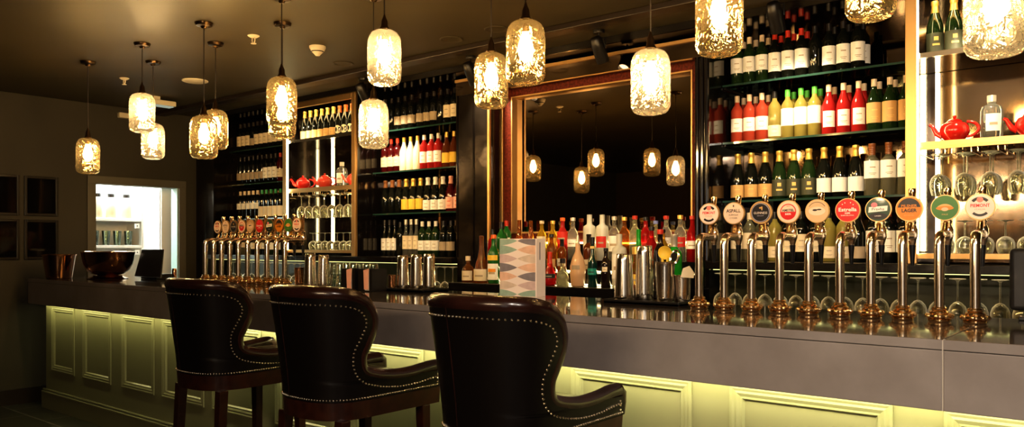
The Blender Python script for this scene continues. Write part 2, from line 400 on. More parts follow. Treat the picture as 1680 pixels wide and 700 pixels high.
# ================================================================== THE BACK BAR
PF = 4.30                                             # front plane of pilasters and cabinets
BAYS = {'far left bay': (-7.37, -6.19), 'bay left of mirror': (-5.165, -4.02), 'right bay': (-2.02, -.975)}
ZS = {'top shelf': 2.335, 'second shelf': 1.993, 'third shelf': 1.645, 'bottom shelf': 1.288}
struct('trim_5', MB().box(XW, 4.28, 2.655, 3.0, YB, ZC-.0005), 'lacquer')                     # head of the whole back bar
# reflective frieze over the mirror
fz = empty('mirror_frieze', (-3.06, PF, 2.48), 'dark reflective glass frieze with brass strip above the big mirror', 'frieze')
MB().box(-.96, -.012, 0, 1.04, .05, .1745).build('glass_band', 'frieze_glass', fz, smooth=False)
MB().box(-.96, -.024, .095, 1.04, -.0122, .115).build('brass_strip', 'brass_soft', fz, smooth=False)
# pilasters
def pilaster(n, x0, x1, y1, m, flutes):
    mb = MB().box(x0, PF+.004, 1.0, x1, y1, 2.654)
    o = struct(n, mb, m)
    if flutes:
        w = (x1-x0)/flutes
        for k in range(flutes): mb.lathe([(w*.42, 1.29), (w*.42, 2.654)], 8, (x0+w*(k+.5), PF+.004, 0))
        o.data = mb.mesh(n, m, True)
    return o
pilaster('trim_6', XW, -7.37, YB, 'antique', 0)
pilaster('trim_7', -4.02, -3.70, YB, 'antique', 0)
pilaster('trim_8', -2.11, -2.02, YB, 'lacquer', 3)
struct('trim_9', MB().box(-3.715, PF-.012, 1.125, -3.694, PF+.01, 2.479).box(-3.716, PF-.006, 1.125, -3.70, PF+.004, 2.479), 'brass_soft', bevel=.003)
struct('trim_10', MB().box(-3.705, 4.425, 1.31, -3.685, 4.438, 2.479), 'brass_soft', bevel=.003)
struct('trim_11', MB().box(-3.86, PF-.006, 1.29, -3.852, PF+.003, 2.654).box(-4.024, PF-.004, 1.29, -4.012, PF+.004, 2.654), 'lacquer')
# big framed mirror
mr = empty('wall_mirror', (-2.93, 4.50, 1.40), 'large wall mirror in red-brown wooden frame with brass inner edge', 'mirror')
def frame(mb, x0, x1, z0, z1, w, y0, y1):
    return mb.box(x0, y0, z0, x0+w, y1, z1).box(x1-w, y0, z0, x1, y1, z1).box(x0+w, y0, z1-w, x1-w, y1, z1).box(x0+w, y0, z0, x1-w, y1, z0+w)
at0(frame(MB(), -3.699, -2.115, 1.385, 2.53, .082, 4.45, 4.54), mr).build('frame', 'rosewood', mr, smooth=False, bevel=.004)
at0(frame(MB(), -3.619, -2.195, 1.465, 2.45, .011, 4.44, 4.53), mr).build('brass_edge', 'brass_soft', mr, smooth=False, bevel=.002)
at0(frame(MB(), -3.6985, -2.1155, 1.3855, 2.5295, .008, 4.444, 4.449), mr).build('brass_edge', 'brass_soft', mr, smooth=False)
at0(MB().box(-3.60, 4.4405, 1.392, -2.13, 4.4495, 1.400), mr).build('light_strip', 'added_led_gold', mr, smooth=False)  # glowing strip added along the lower brass line to backlight the bottles
at0(MB().box(-3.61, 4.50, 1.47, -2.20, 4.51, 2.446), mr).build('mirror_glass', 'mirror', mr, smooth=False)
# back counter, bottom boards and recess
bc = empty('back_counter', (-4, 4.3, 0), 'black back counter running behind the bar under the shelves', 'counter')
at0(MB().box(XW+.002, 4.0, .95, 2.9, 4.84, 1.0), bc).build('worktop', 'shelf_black', bc, smooth=False, bevel=.004)
at0(MB().box(XW+.002, 4.03, 0, 2.9, 4.84, .949), bc).build('cupboard_front', 'shelf_black', bc, smooth=False)
at0(MB().box(XW+.002, 4.46, 1.0005, -4.03, 4.48, 1.236).box(-2.01, 4.46, 1.0005, 2.9, 4.48, 1.236), bc).build('splashback', 'recess', bc, smooth=False)
for i, (a, b) in enumerate(((XW+.31, -4.022), (-2.018, 2.9))):
    o = at0(MB().box(a, 4.24, 1.243, b, 4.845, 1.287), bc).build('shelf_board', 'shelf_black', bc, smooth=False, bevel=.003)
    at0(MB().box(a+.01, 4.33, 1.2365, b-.01, 4.35, 1.2425), bc).build('light_strip', 'led_pale', bc, smooth=False)
# stepped bottle display below the mirror
st = empty('bottle_step', (-3, 4.2, 1.0), 'black stepped display stand for spirits below the mirror', 'stand')
at0(MB().box(-3.88, 4.06, 1.001, -2.112, 4.299, 1.12), st).build('step', 'shelf_black', st, smooth=False, bevel=.003)
at0(MB().box(-3.694, 4.225, 1.121, -2.115, 4.3395, 1.20), st).build('step', 'shelf_black', st, smooth=False, bevel=.003)
at0(MB().box(-3.684, 4.34, 1.121, -2.115, 4.438, 1.28), st).build('step', 'shelf_black', st, smooth=False, bevel=.003)
for y0, z0 in ((4.219, 1.1205), (4.334, 1.2005)):
    at0(MB().box(-3.66, y0, z0+.004, -2.13, y0+.005, z0+.012), st).build('light_strip', 'added_led_step', st, smooth=False)  # strips added behind the bottles to light the spirits from below
# bays: dark mirror back and glass shelves
for bay, (x0, x1) in BAYS.items():
    bm_ = quad_pane(x0+.002, x1-.002, 1.29, 2.654, 4.80).build('bay_mirror', 'mirror_dark', smooth=False)
    tag(bm_, 'dark mirror panel lining the back of the '+bay, 'mirror')
    for s in ('top shelf', 'second shelf', 'third shelf'):
        g = empty('glass_shelf', ((x0+x1)/2, 4.62, ZS[s]-.012), 'green-edged glass %s of the %s' % (s, bay), 'shelf', 'glass shelves of the bottle bays')
        w = (x1-x0)/2-.003
        MB().box(-w, -.138, 0, w, .17, .012).build('pane', 'shelf_glass', g, smooth=False)
        MB().box(-w, -.142, 0, w, -.1385, .012).build('polished_edge', 'shelf_edge', g, smooth=False)
        for sx in (-1, 1): MB().box(sx*w-.012 if sx > 0 else -w, -.12, -.012, sx*w if sx > 0 else -w+.012, .15, -.0005).build('bracket', 'black', g, smooth=False)

# lit cabinets
def cabinet(x0, x1, where, so):
    xc = (x0+x1)/2; w = (x1-x0)/2
    c = empty('display_cabinet', (xc, 4.5, 1.288), 'brass-edged lit display cabinet %s' % where, 'cabinet', 'lit display cabinets')
    H = 1.366
    for sx in (-1, 1):
        xa, xb = (-w, -w+.02) if sx < 0 else (w-.02, w)
        MB().box(xa, -.18, 0, xb, .30, H).build('side_panel', 'lacquer', c, smooth=False)
        MB().box(-w-.002 if sx < 0 else w-.05, -.205, 0, -w+.05 if sx < 0 else w+.002, -.181, H).build('brass_stile', 'brass_soft', c, smooth=False, bevel=.003)
        MB().box(-w+.0505 if sx < 0 else w-.0555, -.196, .05, -w+.0555 if sx < 0 else w-.0505, -.184, H-.05).build('light_strip', 'led_warm', c, smooth=False)
    MB().box(-w+.051, -.205, H-.05, w-.051, -.181, H).build('brass_head', 'brass_soft', c, smooth=False, bevel=.003)
    MB().box(-w+.03, -.17, H-.018, w-.03, -.155, H-.008).build('light_strip', 'led_warm', c, smooth=False)
    MB().box(-w+.0205, .26, 0, w-.0205, .28, H).build('back_mirror', 'mirror_brown', c, smooth=False)
    for xs_ in (-w+so, w-so): MB().box(xs_-.009, .2475, .06, xs_+.009, .2595, H-.35).build('light_strip', 'led_warm', c, smooth=False)
    MB().box(-w+.0205, -.175, H-.005, w-.0205, .259, H).build('top_panel', 'lacquer', c, smooth=False)
    for z, m in ((.05, 'brass_soft'), (.6, 'brass_soft'), (1.04, 'steel')):
        b = MB().box(-w+.0205, -.165, z-.02, w-.0205, .246, z).build('shelf', 'mirror_brown' if z > .3 else 'recess', c, smooth=False)
        MB().box(-w+.0205, -.18, z-.024, w-.0205, -.1655, z+.001).build('shelf_edge', m, b, smooth=False)
    return c
CABL, CABR = (-6.185, -5.17), (-.97, .06)
cabinet(*CABL, 'left of the mirror, behind the far taps', .135)
cabinet(*CABR, 'at the right edge, behind the near taps', .055)
struct('trim_12', MB().box(.062, PF, 1.29, 2.9, YB, 2.654), 'lacquer')
CZ = {'low': 1.288+.0505, 'tea': 1.288+.6005, 'top': 1.288+1.0405}
# ================================================================== PENDANT LAMPS
GP = [(.0, .255), (.012, .2555), (.045, .253), (.062, .243), (.072, .226), (.0775, .205), (.079, .18), (.0785, .10), (.079, .045), (.0775, .030), (.070, .014), (.060, .006), (.045, .0015), (.030, .004), (0, .006)]
BULBP = [(0, .090), (.008, .093), (.019, .104), (.028, .120), (.031, .138), (.029, .158), (.022, .180), (.015, .198), (.013, .21), (0, .21)]
proto_p = {}
def pendant(x, y, zb, glass, label):
    key = glass
    t = empty('pendant_lamp', (x, y, zb), label, 'pendant lamp', 'glass jar pendant lamps over the bar')
    if key not in proto_p:
        proto_p[key] = (MB().lathe(GP, 28).mesh('jar_shade', glass, ang=80), MB().lathe(BULBP, 14).mesh('bulb', 'bulb', ang=80),
                        MB().lathe([(.0, .245), (.024, .2565), (.026, .262), (.017, .275), (.015, .30), (.008, .315), (.004, .33), (0, .33)], 14).lathe([(.013, .2095), (.014, .21), (.014, .246), (0, .246)], 10).mesh('lamp_holder', 'dark_bronze'))
    for n, me in zip(('jar_shade', 'bulb', 'lamp_holder'), proto_p[key]):
        o = bpy.data.objects.new(n, me); COL.objects.link(o); o.parent = t
    MB().tube([(0, 0, .328), (0, 0, ZC-zb-.03)], .0032, 6).build('cord', 'cord', t)
    h = ZC-zb-.0005
    MB().lathe([(0, h-.034), (.012, h-.034), (.02, h-.022), (.045, h-.018), (.052, h-.006), (.052, h), (0, h)], 18).build('ceiling_rose', 'dark_bronze', t)
YF_, YB_ = 2.505, 2.80
Z3, Z2, Z1 = 2.128, 2.015, 1.892
pendant(-5.965, YF_, Z1, 'glass_amber', 'smoky glass jar pendant hanging alone at the far left')
pendant(-5.155, YF_, Z3-.012, 'glass_pale', 'pale glass jar pendant hanging higher of the overlapping pair above the doorway')
pendant(-5.60, YB_, 1.997, 'glass_pale', 'pale glass jar pendant hanging lower of the overlapping pair above the doorway')
pendant(-4.395, YF_, Z1, 'glass_amber', 'amber glass jar pendant, front one of the pair overlapping near the far pilaster')
pendant(-4.77, YB_, Z2-.01, 'glass_amber', 'amber glass jar pendant half hidden behind the front one of its pair')
pendant(-3.615, YF_, Z2, 'glass_amber', 'rippled glass jar pendant beside the champagne shelf of the far cabinet')
pendant(-4.035, YB_, Z2, 'glass_amber', 'glass jar pendant exactly behind the rippled one by the far cabinet')
pendant(-2.805, YF_, Z3, 'glass_pale', 'bright pale glass jar pendant high over the middle stool')
pendant(-3.22, YB_, Z1, 'glass_pale', 'rippled pale glass jar pendant hanging low beside the brass cabinet corner')
pendant(-2.40, YB_, Z2, 'glass_amber', 'clear smoky glass jar pendant left of the big mirror, lower of two')
pendant(-1.965, YF_, Z2+.008, 'glass_amber', 'amber glass jar pendant overlapping the top left corner of the mirror')
pendant(-1.565, YB_, Z1+.008, 'glass_pale', 'very bright pale glass jar pendant in front of the mirror right side')
pendant(-1.14, YF_, Z2, 'glass_amber', 'large amber glass jar pendant cut by the top edge, over the right bay')
pendant(-.74, YB_, Z3, 'glass_amber', 'glass jar pendant of which only the base shows at top right')
pendant(-.34, YF_, Z1, 'glass_pale', 'largest nearest glass jar pendant at the top right corner')
# loose bulbs over the seating area behind the camera (they are mirrored in the right-hand cabinet)
me1 = MB().lathe([(0, 0), (.014, .004), (.026, .02), (.030, .038), (.026, .058), (.016, .078), (.012, .09), (0, .09)], 12).mesh('bulb', 'bare_bulb', ang=80)
rb = random.Random(3)
for i in range(12):
    x = -2.05+.12*i+rb.uniform(-.05, .05); y = -1.0+rb.uniform(-.35, .35); z = 1.80+rb.uniform(-.03, .20)
    t = empty('hanging_bulb', (x, y, z), 'bare warm bulb of a hanging cluster, seen mirrored in the right cabinet', 'bulb', 'bare bulbs mirrored in the right cabinet')
    o = bpy.data.objects.new('bulb', me1); COL.objects.link(o); o.parent = t
    MB().lathe([(.013, .0895), (.016, .0895), (.016, .14), (.004, .15), (0, .15)], 10).build('lamp_holder', 'dark_bronze', t)
    MB().tube([(0, 0, .149), (0, 0, ZC-z-.001)], .003, 6).build('cord', 'cord', t)

# ================================================================== BOTTLES
def P_(kind):
    return {
     'bordeaux': ([(0,0),(.034,0),(.0375,.004),(.0375,.182),(.0355,.198),(.026,.215),(.0155,.230),(.0135,.245),(.0135,.285),(0,.285)], .232),
     'burgundy': ([(0,0),(.036,0),(.039,.004),(.039,.15),(.035,.175),(.024,.205),(.016,.228),(.0135,.245),(.0135,.285),(0,.285)], .232),
     'champagne': ([(0,0),(.038,0),(.0415,.005),(.0415,.125),(.039,.155),(.029,.192),(.019,.222),(.0155,.25),(.0155,.262),(.018,.266),(.017,.283),(0,.285)], .198),
     'gin': ([(0,0),(.038,0),(.041,.004),(.041,.175),(.038,.195),(.022,.212),(.016,.222),(.016,.27),(.0175,.272),(.0175,.285),(0,.285)], .222),
     'spirit': ([(0,0),(.034,0),(.037,.004),(.037,.165),(.034,.185),(.021,.208),(.0145,.222),(.014,.262),(.016,.264),(.016,.285),(0,.285)], .238),
     'vodka': ([(0,0),(.037,0),(.040,.004),(.040,.195),(.037,.212),(.018,.224),(.016,.235),(.016,.285),(0,.285)], .240),
     'squat': ([(0,0),(.040,0),(.044,.006),(.044,.065),(.036,.088),(.017,.108),(.014,.125),(.014,.152),(.018,.153),(.018,.185),(0,.185)], .150),
     'pear': ([(0,0),(.042,0),(.048,.008),(.048,.06),(.040,.10),(.024,.15),(.016,.19),(.0135,.225),(.0145,.275),(0,.275)], .235),
     'flask': ([(0,0),(.036,0),(.040,.004),(.040,.075),(.036,.095),(.020,.110),(.013,.12),(.013,.140),(.016,.141),(.016,.170),(0,.170)], .140),
     'tear': ([(0,0),(.030,0),(.044,.010),(.046,.035),(.040,.065),(.024,.098),(.015,.13),(.0125,.155),(.013,.20),(0,.20)], .165),
     'jug': ([(0,0),(.034,0),(.040,.006),(.047,.07),(.046,.12),(.034,.165),(.020,.195),(.015,.21),(.014,.25),(.010,.262),(.004,.30),(0,.30)], .235),
     'slim': ([(0,0),(.028,0),(.030,.003),(.030,.14),(.027,.165),(.016,.19),(.012,.215),(.012,.262),(.014,.263),(.014,.305),(0,.305)], .235),
     'block': ([(0,0),(.040,0),(.043,.003),(.043,.115),(.038,.132),(.018,.142),(.015,.150),(.017,.152),(.017,.178),(0,.178)], .150),
    }[kind]
# style: kind, glass, cap, label material, label z-range, label half angle, words, extra
STYLE = {
 'dk_white_cream': ('bordeaux','g_green','c_cream','l_white',(.075,.165),75,'green bottle, white label, cream capsule'),
 'dk_white_red': ('bordeaux','g_dark','c_red','l_white',(.055,.165),70,'dark bottle, white label, red capsule'),
 'dk_white_black': ('bordeaux','g_dark','c_black','l_white',(.050,.155),70,'black bottle, white label, black capsule'),
 'dk_plain': ('bordeaux','g_dark','c_black',None,None,0,'plain black wine bottle'),
 'dk_dim': ('bordeaux','g_dark','c_black','l_dim',(.05,.12),75,'black bottle, dim beige label'),
 'dk_cream': ('bordeaux','g_dark','c_black','l_cream',(.055,.155),75,'black bottle, cream label'),
 'dk_square': ('bordeaux','g_red','c_red','l_cream',(.05,.13),75,'dark red bottle, square cream label'),
 'dk_tan': ('burgundy','g_green','c_cream','l_tan',(.045,.155),78,'dark bottle, big tan label, cream capsule'),
 'dk_yellow': ('burgundy','g_brown','c_gold','l_yellow',(.04,.12),75,'brown bottle, yellow label'),
 'rose': ('bordeaux','g_rose','c_cream','l_white',(.065,.145),65,'rosé wine bottle, white label'),
 'rosered': ('burgundy','g_rosered','c_cream','l_white',(.045,.135),50,'red rosé bottle, white label, cream capsule'),
 'pinkclear': ('bordeaux','g_rosered','c_white','l_white',(.055,.145),60,'pink rosé bottle, patterned white label'),
 'white_green': ('bordeaux','g_straw','c_green','l_white',(.075,.175),82,'white wine bottle, green capsule, large label'),
 'all_white': ('burgundy','g_white','c_gold',None,None,0,'all-white wine bottle'),
 'ch_tan': ('champagne','g_dark','c_gold','l_tan',(.02,.095),75,'champagne bottle, tan label, gold foil'),
 'ch_olive': ('champagne','g_green','c_gold','l_olive',(.02,.115),75,'champagne bottle, dark label, gold foil'),
 'ch_white': ('champagne','g_dark','c_gold','l_white',(.03,.11),72,'champagne bottle, white label, gold foil'),
 'ch_plain': ('champagne','g_dark','c_brown',None,None,0,'plain dark sparkling bottle'),
 'ch_yellow': ('champagne','g_dark','c_gold','l_yellow',(.03,.115),60,'sparkling bottle, yellow label'),
 'ch_cream': ('champagne','g_dark','c_white','l_white',(.02,.10),60,'sparkling bottle, white label, pale foil'),
 'ch_pink': ('champagne','g_red','c_pink','l_pink',(.025,.115),75,'sparkling bottle, pink label, pink foil'),
 'ch_round': ('champagne','g_dark','c_orange','l_cream',(.03,.105),58,'champagne bottle, round cream label, orange foil'),
 'ch_orange': ('champagne','g_dark','c_gold','l_orange',(.02,.115),75,'champagne bottle, orange label, gold foil'),
 'gin': ('gin','g_pale','c_brown','l_white',(.095,.19),78,'clear bottle, white label, banded cap'),
 'wh_cream': ('bordeaux','g_pale','c_cream','l_cream',(.07,.165),78,'white wine bottle, cream label'),
 'wh_low': ('bordeaux','g_straw','c_black','l_cream',(.02,.085),78,'white wine bottle, low cream label'),
 'bk_tall': ('burgundy','g_dark','c_black','l_dim',(.02,.085),78,'dark bottle, low beige label'),
 'bk_big': ('bordeaux','g_dark','c_red','l_white',(.055,.17),85,'dark bottle, tall pale label'),
 'gr_white': ('bordeaux','g_green','c_white','l_white',(.05,.13),78,'green bottle, white label, white capsule'),
 'cl_pour': ('slim','g_clear','c_silver','l_cream',(.06,.17),75,'clear pourer bottle, cream label'),
 'dk_pour': ('slim','g_dark','c_black','l_white',(.05,.15),70,'slim dark pourer bottle, white label'),
 'green_cap': ('bordeaux','g_dark','c_emerald','l_cream',(.02,.12),85,'dark bottle, emerald capsule, cream label'),
 'cream_cap': ('bordeaux','g_dark','c_cream','l_white',(.10,.16),85,'dark bottle, cream capsule, white band'),
}
BP = {}
def bottle_proto(key):
    if key in BP: return BP[key]
    kind, glass, cap, lab, lz, la, words = STYLE[key]
    prof, cz = P_(kind)
    body = MB().lathe(prof, 18).mesh('wine_bottle', glass, ang=50)
    cp = [(r+.0012, z) for r, z in prof if z >= cz-.0001 and r > 0]
    cp = [(cp[0][0]-.0011, cp[0][1]-.0005)]+cp+[(0, prof[-1][1]+.0015)]
    mb = MB().lathe(cp, 16)
    if key == 'gin':
        for k in range(4): mb.lathe([(.0165,.226+k*.011),(.0195,.228+k*.011),(.0195,.232+k*.011),(.0165,.234+k*.011)], 16)
    capm = mb.mesh('capsule', cap)
    labm = None
    if lab:
        r = max(q[0] for q in prof)+.0009
        mb = MB(); a = radians(la); q_ = .32
        if key == 'ch_round':
            n = 16; zc = (lz[0]+lz[1])/2; rr = (lz[1]-lz[0])/2; vs = []
            for k in range(n): vs.append((r*sin(q_+rr*cos(2*pi*k/n)/r), -r*cos(q_+rr*cos(2*pi*k/n)/r), zc+rr*sin(2*pi*k/n)))
            mb.add(vs+[(r*sin(q_), -r*cos(q_), zc)], [(k, (k+1) % n, n) for k in range(n)])
        else:
            mb.sector(r, lz[0], lz[1], q_-a, q_+a, 10)
        if lab in ('l_white', 'l_cream', 'l_tan', 'l_pink') and key not in ('ch_round', 'white_green', 'green_cap', 'cream_cap', 'ch_white'):
            h = lz[1]-lz[0]; r2 = r+.0004
            mb.sector(r2, lz[0]+h*.60, lz[0]+h*.66, q_-.35, q_+.35, 5, mi=1)
            if h > .06: mb.sector(r2, lz[0]+h*.28, lz[0]+h*.31, q_-.45, q_+.45, 5, mi=1); mb.sector(r2, lz[0]+h*.20, lz[0]+h*.23, q_-.3, q_+.3, 5, mi=1)
        if lab == 'l_olive': mb.sector(r+.0004, lz[0]+.03, lz[0]+.04, q_-.4, q_+.4, 5, mi=1); mb.sector(r+.0004, lz[0]+.055, lz[0]+.075, q_-.25, q_+.25, 5, mi=1)
        labm = mb.mesh('label', [lab, {'l_white': 'l_dim', 'l_cream': 'l_dim', 'l_tan': 'l_gold', 'l_pink': 'l_red', 'l_olive': 'l_gold'}.get(lab, 'l_dim')])
    BP[key] = (body, capm, labm); return BP[key]
def put_bottle(key, x, y, z, label, cat='bottle', group=None, s=1.0, name='wine_bottle'):
    body, capm, labm = bottle_proto(key)
    o = bpy.data.objects.new(name, body); COL.objects.link(o); o.location = (x, y, z); o.scale = (s, s, s)
    tag(o, label, cat, group)
    for n, me in (('capsule', capm), ('label', labm)):
        if me: c = bpy.data.objects.new(n, me); COL.objects.link(c); c.parent = o
    return o
rnd = random.Random(11)
def shelf_row(bay, shelf, groups, y=4.575, z=None, s=1.0, place=None):
    """groups: (style, [image columns], second row?)"""
    z = (ZS[shelf]+.0003) if z is None else z
    by = {}
    for st_, pxs, back in groups: by.setdefault(st_, []).append((pxs, back))
    place = place or '%s, %s' % (shelf, bay)
    for st_, L in by.items():
        allx = sorted((px, back) for pxs, back in L for px in pxs)
        X = [X_at(px, y) for px, _ in allx]; D = 2.0*max(q[0] for q in P_(STYLE[st_][0])[0])*s+.002
        n = len(allx); w = STYLE[st_][6]
        for i, (px, back) in enumerate(allx):
            PLACED.setdefault((bay, shelf), []).append([X[i], D, st_, i, n, back, y, z, s, place, w])
PLACED = {}
def flush():
    for key, L in PLACED.items():
        L.sort(key=lambda e: e[0])
        lo, hi = (LIM.get(key[0]) or (-99, 99))
        for _ in range(400):                       # keep neighbours from overlapping
            for a, b in zip(L, L[1:]):
                need = (a[1]+b[1])/2-(b[0]-a[0])
                if need > 0: a[0] -= need/2; b[0] += need/2
            if L[0][0]-L[0][1]/2 < lo: L[0][0] = lo+L[0][1]/2
            if L[-1][0]+L[-1][1]/2 > hi: L[-1][0] = hi-L[-1][1]/2
        for X, D, st_, i, n, back, y, z, s, place, w in L:
            o_ = ordn(i, n); put_bottle(st_, X, y, z, w+', '+(o_+', ' if o_ else '')+place, group=place, s=s)
            if back: put_bottle(st_, X+.003, y+.0905, z, w.replace('bottle', 'bottle behind', 1)+', '+(o_+', ' if o_ else '')+place, group=place, s=s)
LIM = {b: (v[0]+.015, v[1]-.015) for b, v in BAYS.items()}
RB, MBY, LB = 'right bay', 'bay left of mirror', 'far left bay'
shelf_row(RB, 'top shelf', [('dk_white_cream', [1186, 1205, 1224], 1), ('dk_white_red', [1259, 1279, 1300], 1), ('dk_plain', [1319], 0), ('dk_white_black', [1341, 1362, 1385], 1)])
shelf_row(RB, 'second shelf', [('rose', [1187, 1206, 1225], 1), ('wh_low', [1245], 0), ('white_green', [1264, 1283, 1303], 1), ('rosered', [1342, 1364, 1388], 1), ('dk_tan', [1427, 1449, 1472], 1)])
shelf_row(RB, 'third shelf', [('ch_tan', [1190, 1212, 1235], 0), ('ch_olive', [1259, 1282, 1305], 0), ('ch_white', [1337, 1363, 1391], 0), ('gin', [1431, 1453, 1476], 0)])
shelf_row(RB, 'bottom shelf', [('wh_cream', [1187, 1205, 1225], 0), ('wh_low', [1247, 1344, 1364], 0), ('dk_cream', [1267, 1287, 1305], 0), ('bk_tall', [1390], 0), ('bk_big', [1424, 1448, 1471], 0)])
shelf_row(MBY, 'top shelf', [('dk_dim', [654, 665, 676, 691, 701, 713], 0), ('dk_plain', [632, 643, 724], 0), ('dk_cream', [735, 745], 0)])
shelf_row(MBY, 'second shelf', [('dk_square', [618, 629, 639], 0), ('all_white', [657, 669, 681], 0), ('pinkclear', [696, 708, 719], 1), ('dk_yellow', [733, 745], 0)])
shelf_row(MBY, 'third shelf', [('ch_plain', [622, 634, 646], 0), ('ch_yellow', [659, 671, 683], 0), ('ch_cream', [696, 708, 720], 0), ('ch_pink', [733, 745], 0)])
shelf_row(MBY, 'bottom shelf', [('dk_pour', [614, 624, 633], 0), ('dk_plain', [643], 0), ('cl_pour', [652, 663, 674], 0), ('gr_white', [689, 701, 712], 0), ('dk_dim', [728, 740], 0)])
shelf_row(LB, 'top shelf', [('dk_cream', [382, 390, 398, 414, 422, 429, 437, 445, 453, 460], 0), ('dk_dim', [406], 0)])
shelf_row(LB, 'second shelf', [('dk_dim', [383, 391, 399, 408, 416, 424], 0), ('dk_white_black', [433, 441, 449], 0), ('dk_square', [459], 0)])
shelf_row(LB, 'third shelf', [('cream_cap', [386, 394, 402, 410, 418], 0), ('green_cap', [427, 435, 443, 451, 459], 0)])
shelf_row(LB, 'bottom shelf', [('wh_cream', [388, 398, 407], 0), ('dk_cream', [418, 427, 436], 0), ('gr_white', [446, 456], 0)])
LIM['left cabinet'] = (CABL[0]+.055, CABL[1]-.03); LIM['right cabinet'] = (CABR[0]+.04, CABR[1]-.04)
shelf_row('left cabinet', 'champagne', [('ch_tan', [477, 487, 497, 506, 515, 524], 0), ('ch_round', [535, 546, 557], 0), ('ch_orange', [569], 0)], y=4.47, z=CZ['top']+.0008, s=.98, place='top shelf, far lit cabinet')
shelf_row('right cabinet', 'champagne', [('ch_olive', [1534, 1565, 1597, 1630, 1663], 0)], y=4.45, z=CZ['top']+.0008, s=.98, place='top shelf, right lit cabinet')
flush()
# ================================================================== SPIRITS IN FRONT OF THE MIRROR
def spirit(px, y, z, kind, glass, cap, lab, lz, label, top=None, la=65, extra=None, cat='bottle', capz=None, xw=None):
    prof, cz = P_(kind); H = prof[-1][1]; x = X_at(px, y) if xw is None else xw
    s = 1.0
    if top is not None: s = max(.6, min(1.35, (Z_at(px, top, y)-z)/H))
    sw = min(s, 1.12)
    pr = [(r*sw, zz*s) for r, zz in prof]
    o = MB().lathe(pr, 18).build('spirit_bottle', glass, None, (x, y, z+.0004), ang=50)
    tag(o, label, cat, 'spirits in front of the mirror')
    cp = [(r+.0012, zz) for r, zz in pr if zz >= (capz or cz)*s-.0001 and r > 0]
    MB().lathe([(cp[0][0]-.0011, cp[0][1])]+cp+[(0, H*s+.0015)], 14).build('cap', cap, o)
    if lab:
        r = max(q[0] for q in pr)+.001; a = radians(la)
        MB().sector(r, lz[0]*s, lz[1]*s, .3-a, .3+a, 10).sector(r+.0006, (lz[0]+.35*(lz[1]-lz[0]))*s, (lz[0]+.5*(lz[1]-lz[0]))*s, .3-a*.5, .3+a*.5, 5, mi=1).build('label', [lab, 'l_dim' if lab != 'l_teal' else 'l_black'], o)
    if extra:
        r0 = max(q[0] for q in pr)+.0018
        for z0, z1, m, aa in extra:
            rr = r0
            if z0*s > .55*H*s:                    # neck band follows the neck
                rr = max(r for r, zz in pr if zz >= z0*s-.02)+.0015
                rr = min(rr, r0)
            MB().sector(rr, z0*s, z1*s, (.3 if aa < 180 else 0)-radians(aa), (.3 if aa < 180 else 0)+radians(aa), 10).build('neck_band' if z0 > .6*H else 'emblem', m, o)
    return o
S1, S2, S3 = (4.155, 1.12), (4.275, 1.20), (4.388, 1.28)
SPL = []
def sp(px, row, *a, **k): SPL.append((px, row, a, k))
# front row
sp(768, S1, 'flask', 'g_amber', 'c_cream', 'l_cream', (.012,.075), 'small amber bottle with cream label and pale stopper, far left of display', top=420)
sp(790, S1, 'pear', 'g_amber', 'c_brown', 'l_cream', (.012,.08), 'amber pear-shaped bottle with long neck, second in the front row', top=387)
sp(810, S1, 'spirit', 'g_bottlegreen', 'c_orange', 'l_white', (.02,.115), 'green liqueur bottle with white label and orange cap, left of the menu card', top=385, extra=[(.066,.085,'l_orange',40),(.135,.165,'l_yellow',60)])
sp(884, S1, 'vodka', 'g_yellow', 'c_cream', 'l_yellow', (.03,.15), 'tall yellow liqueur bottle just right of the menu card', top=392)
sp(901, S1, 'tear', 'g_cherry', 'c_red', 'l_black', (.045,.07), 'red drop-shaped bottle with black neck and red cap', top=413, capz=.125)
sp(923, S1, 'squat', 'g_pale', 'c_black', None, None, 'squat clear bottle with short dark stopper in the front row', top=424)
sp(948, S1, 'jug', 'g_peach', 'c_silver', 'l_dim', (.10,.125), 'frosted peach bottle with pourer in the front row', top=386, la=30)
sp(972, S1, 'slim', 'g_teal', 'c_black', 'l_teal', (.075,.115), 'dark teal bottle with teal label and patterned neck', top=389, extra=[(.235,.25,'l_gold',180)])
sp(994, S1, 'spirit', 'g_coffee', 'c_black', 'l_cream', (.115,.15), 'dark brown coffee liqueur bottle with small cream emblem', top=407, la=30)
sp(1016, S1, 'vodka', 'g_frost', 'c_white', 'l_white', (.05,.18), 'frosted white bottle with white cap beside the shaker tray', top=384)
sp(1043, S1, 'squat', 'g_amber', 'c_gold', 'l_yellow', (.02,.065), 'round golden bottle half hidden behind the shaker tins', top=405)
sp(1108, S1, 'spirit', 'g_coffee', 'c_red', 'l_black', (.05,.1), 'dark bottle with red cap behind the bar tools', top=376)
sp(1129, S1, 'gin', 'g_bright', 'c_silver', 'l_white', (.01,.06), 'bright green gin bottle at the right end of the display', top=384)
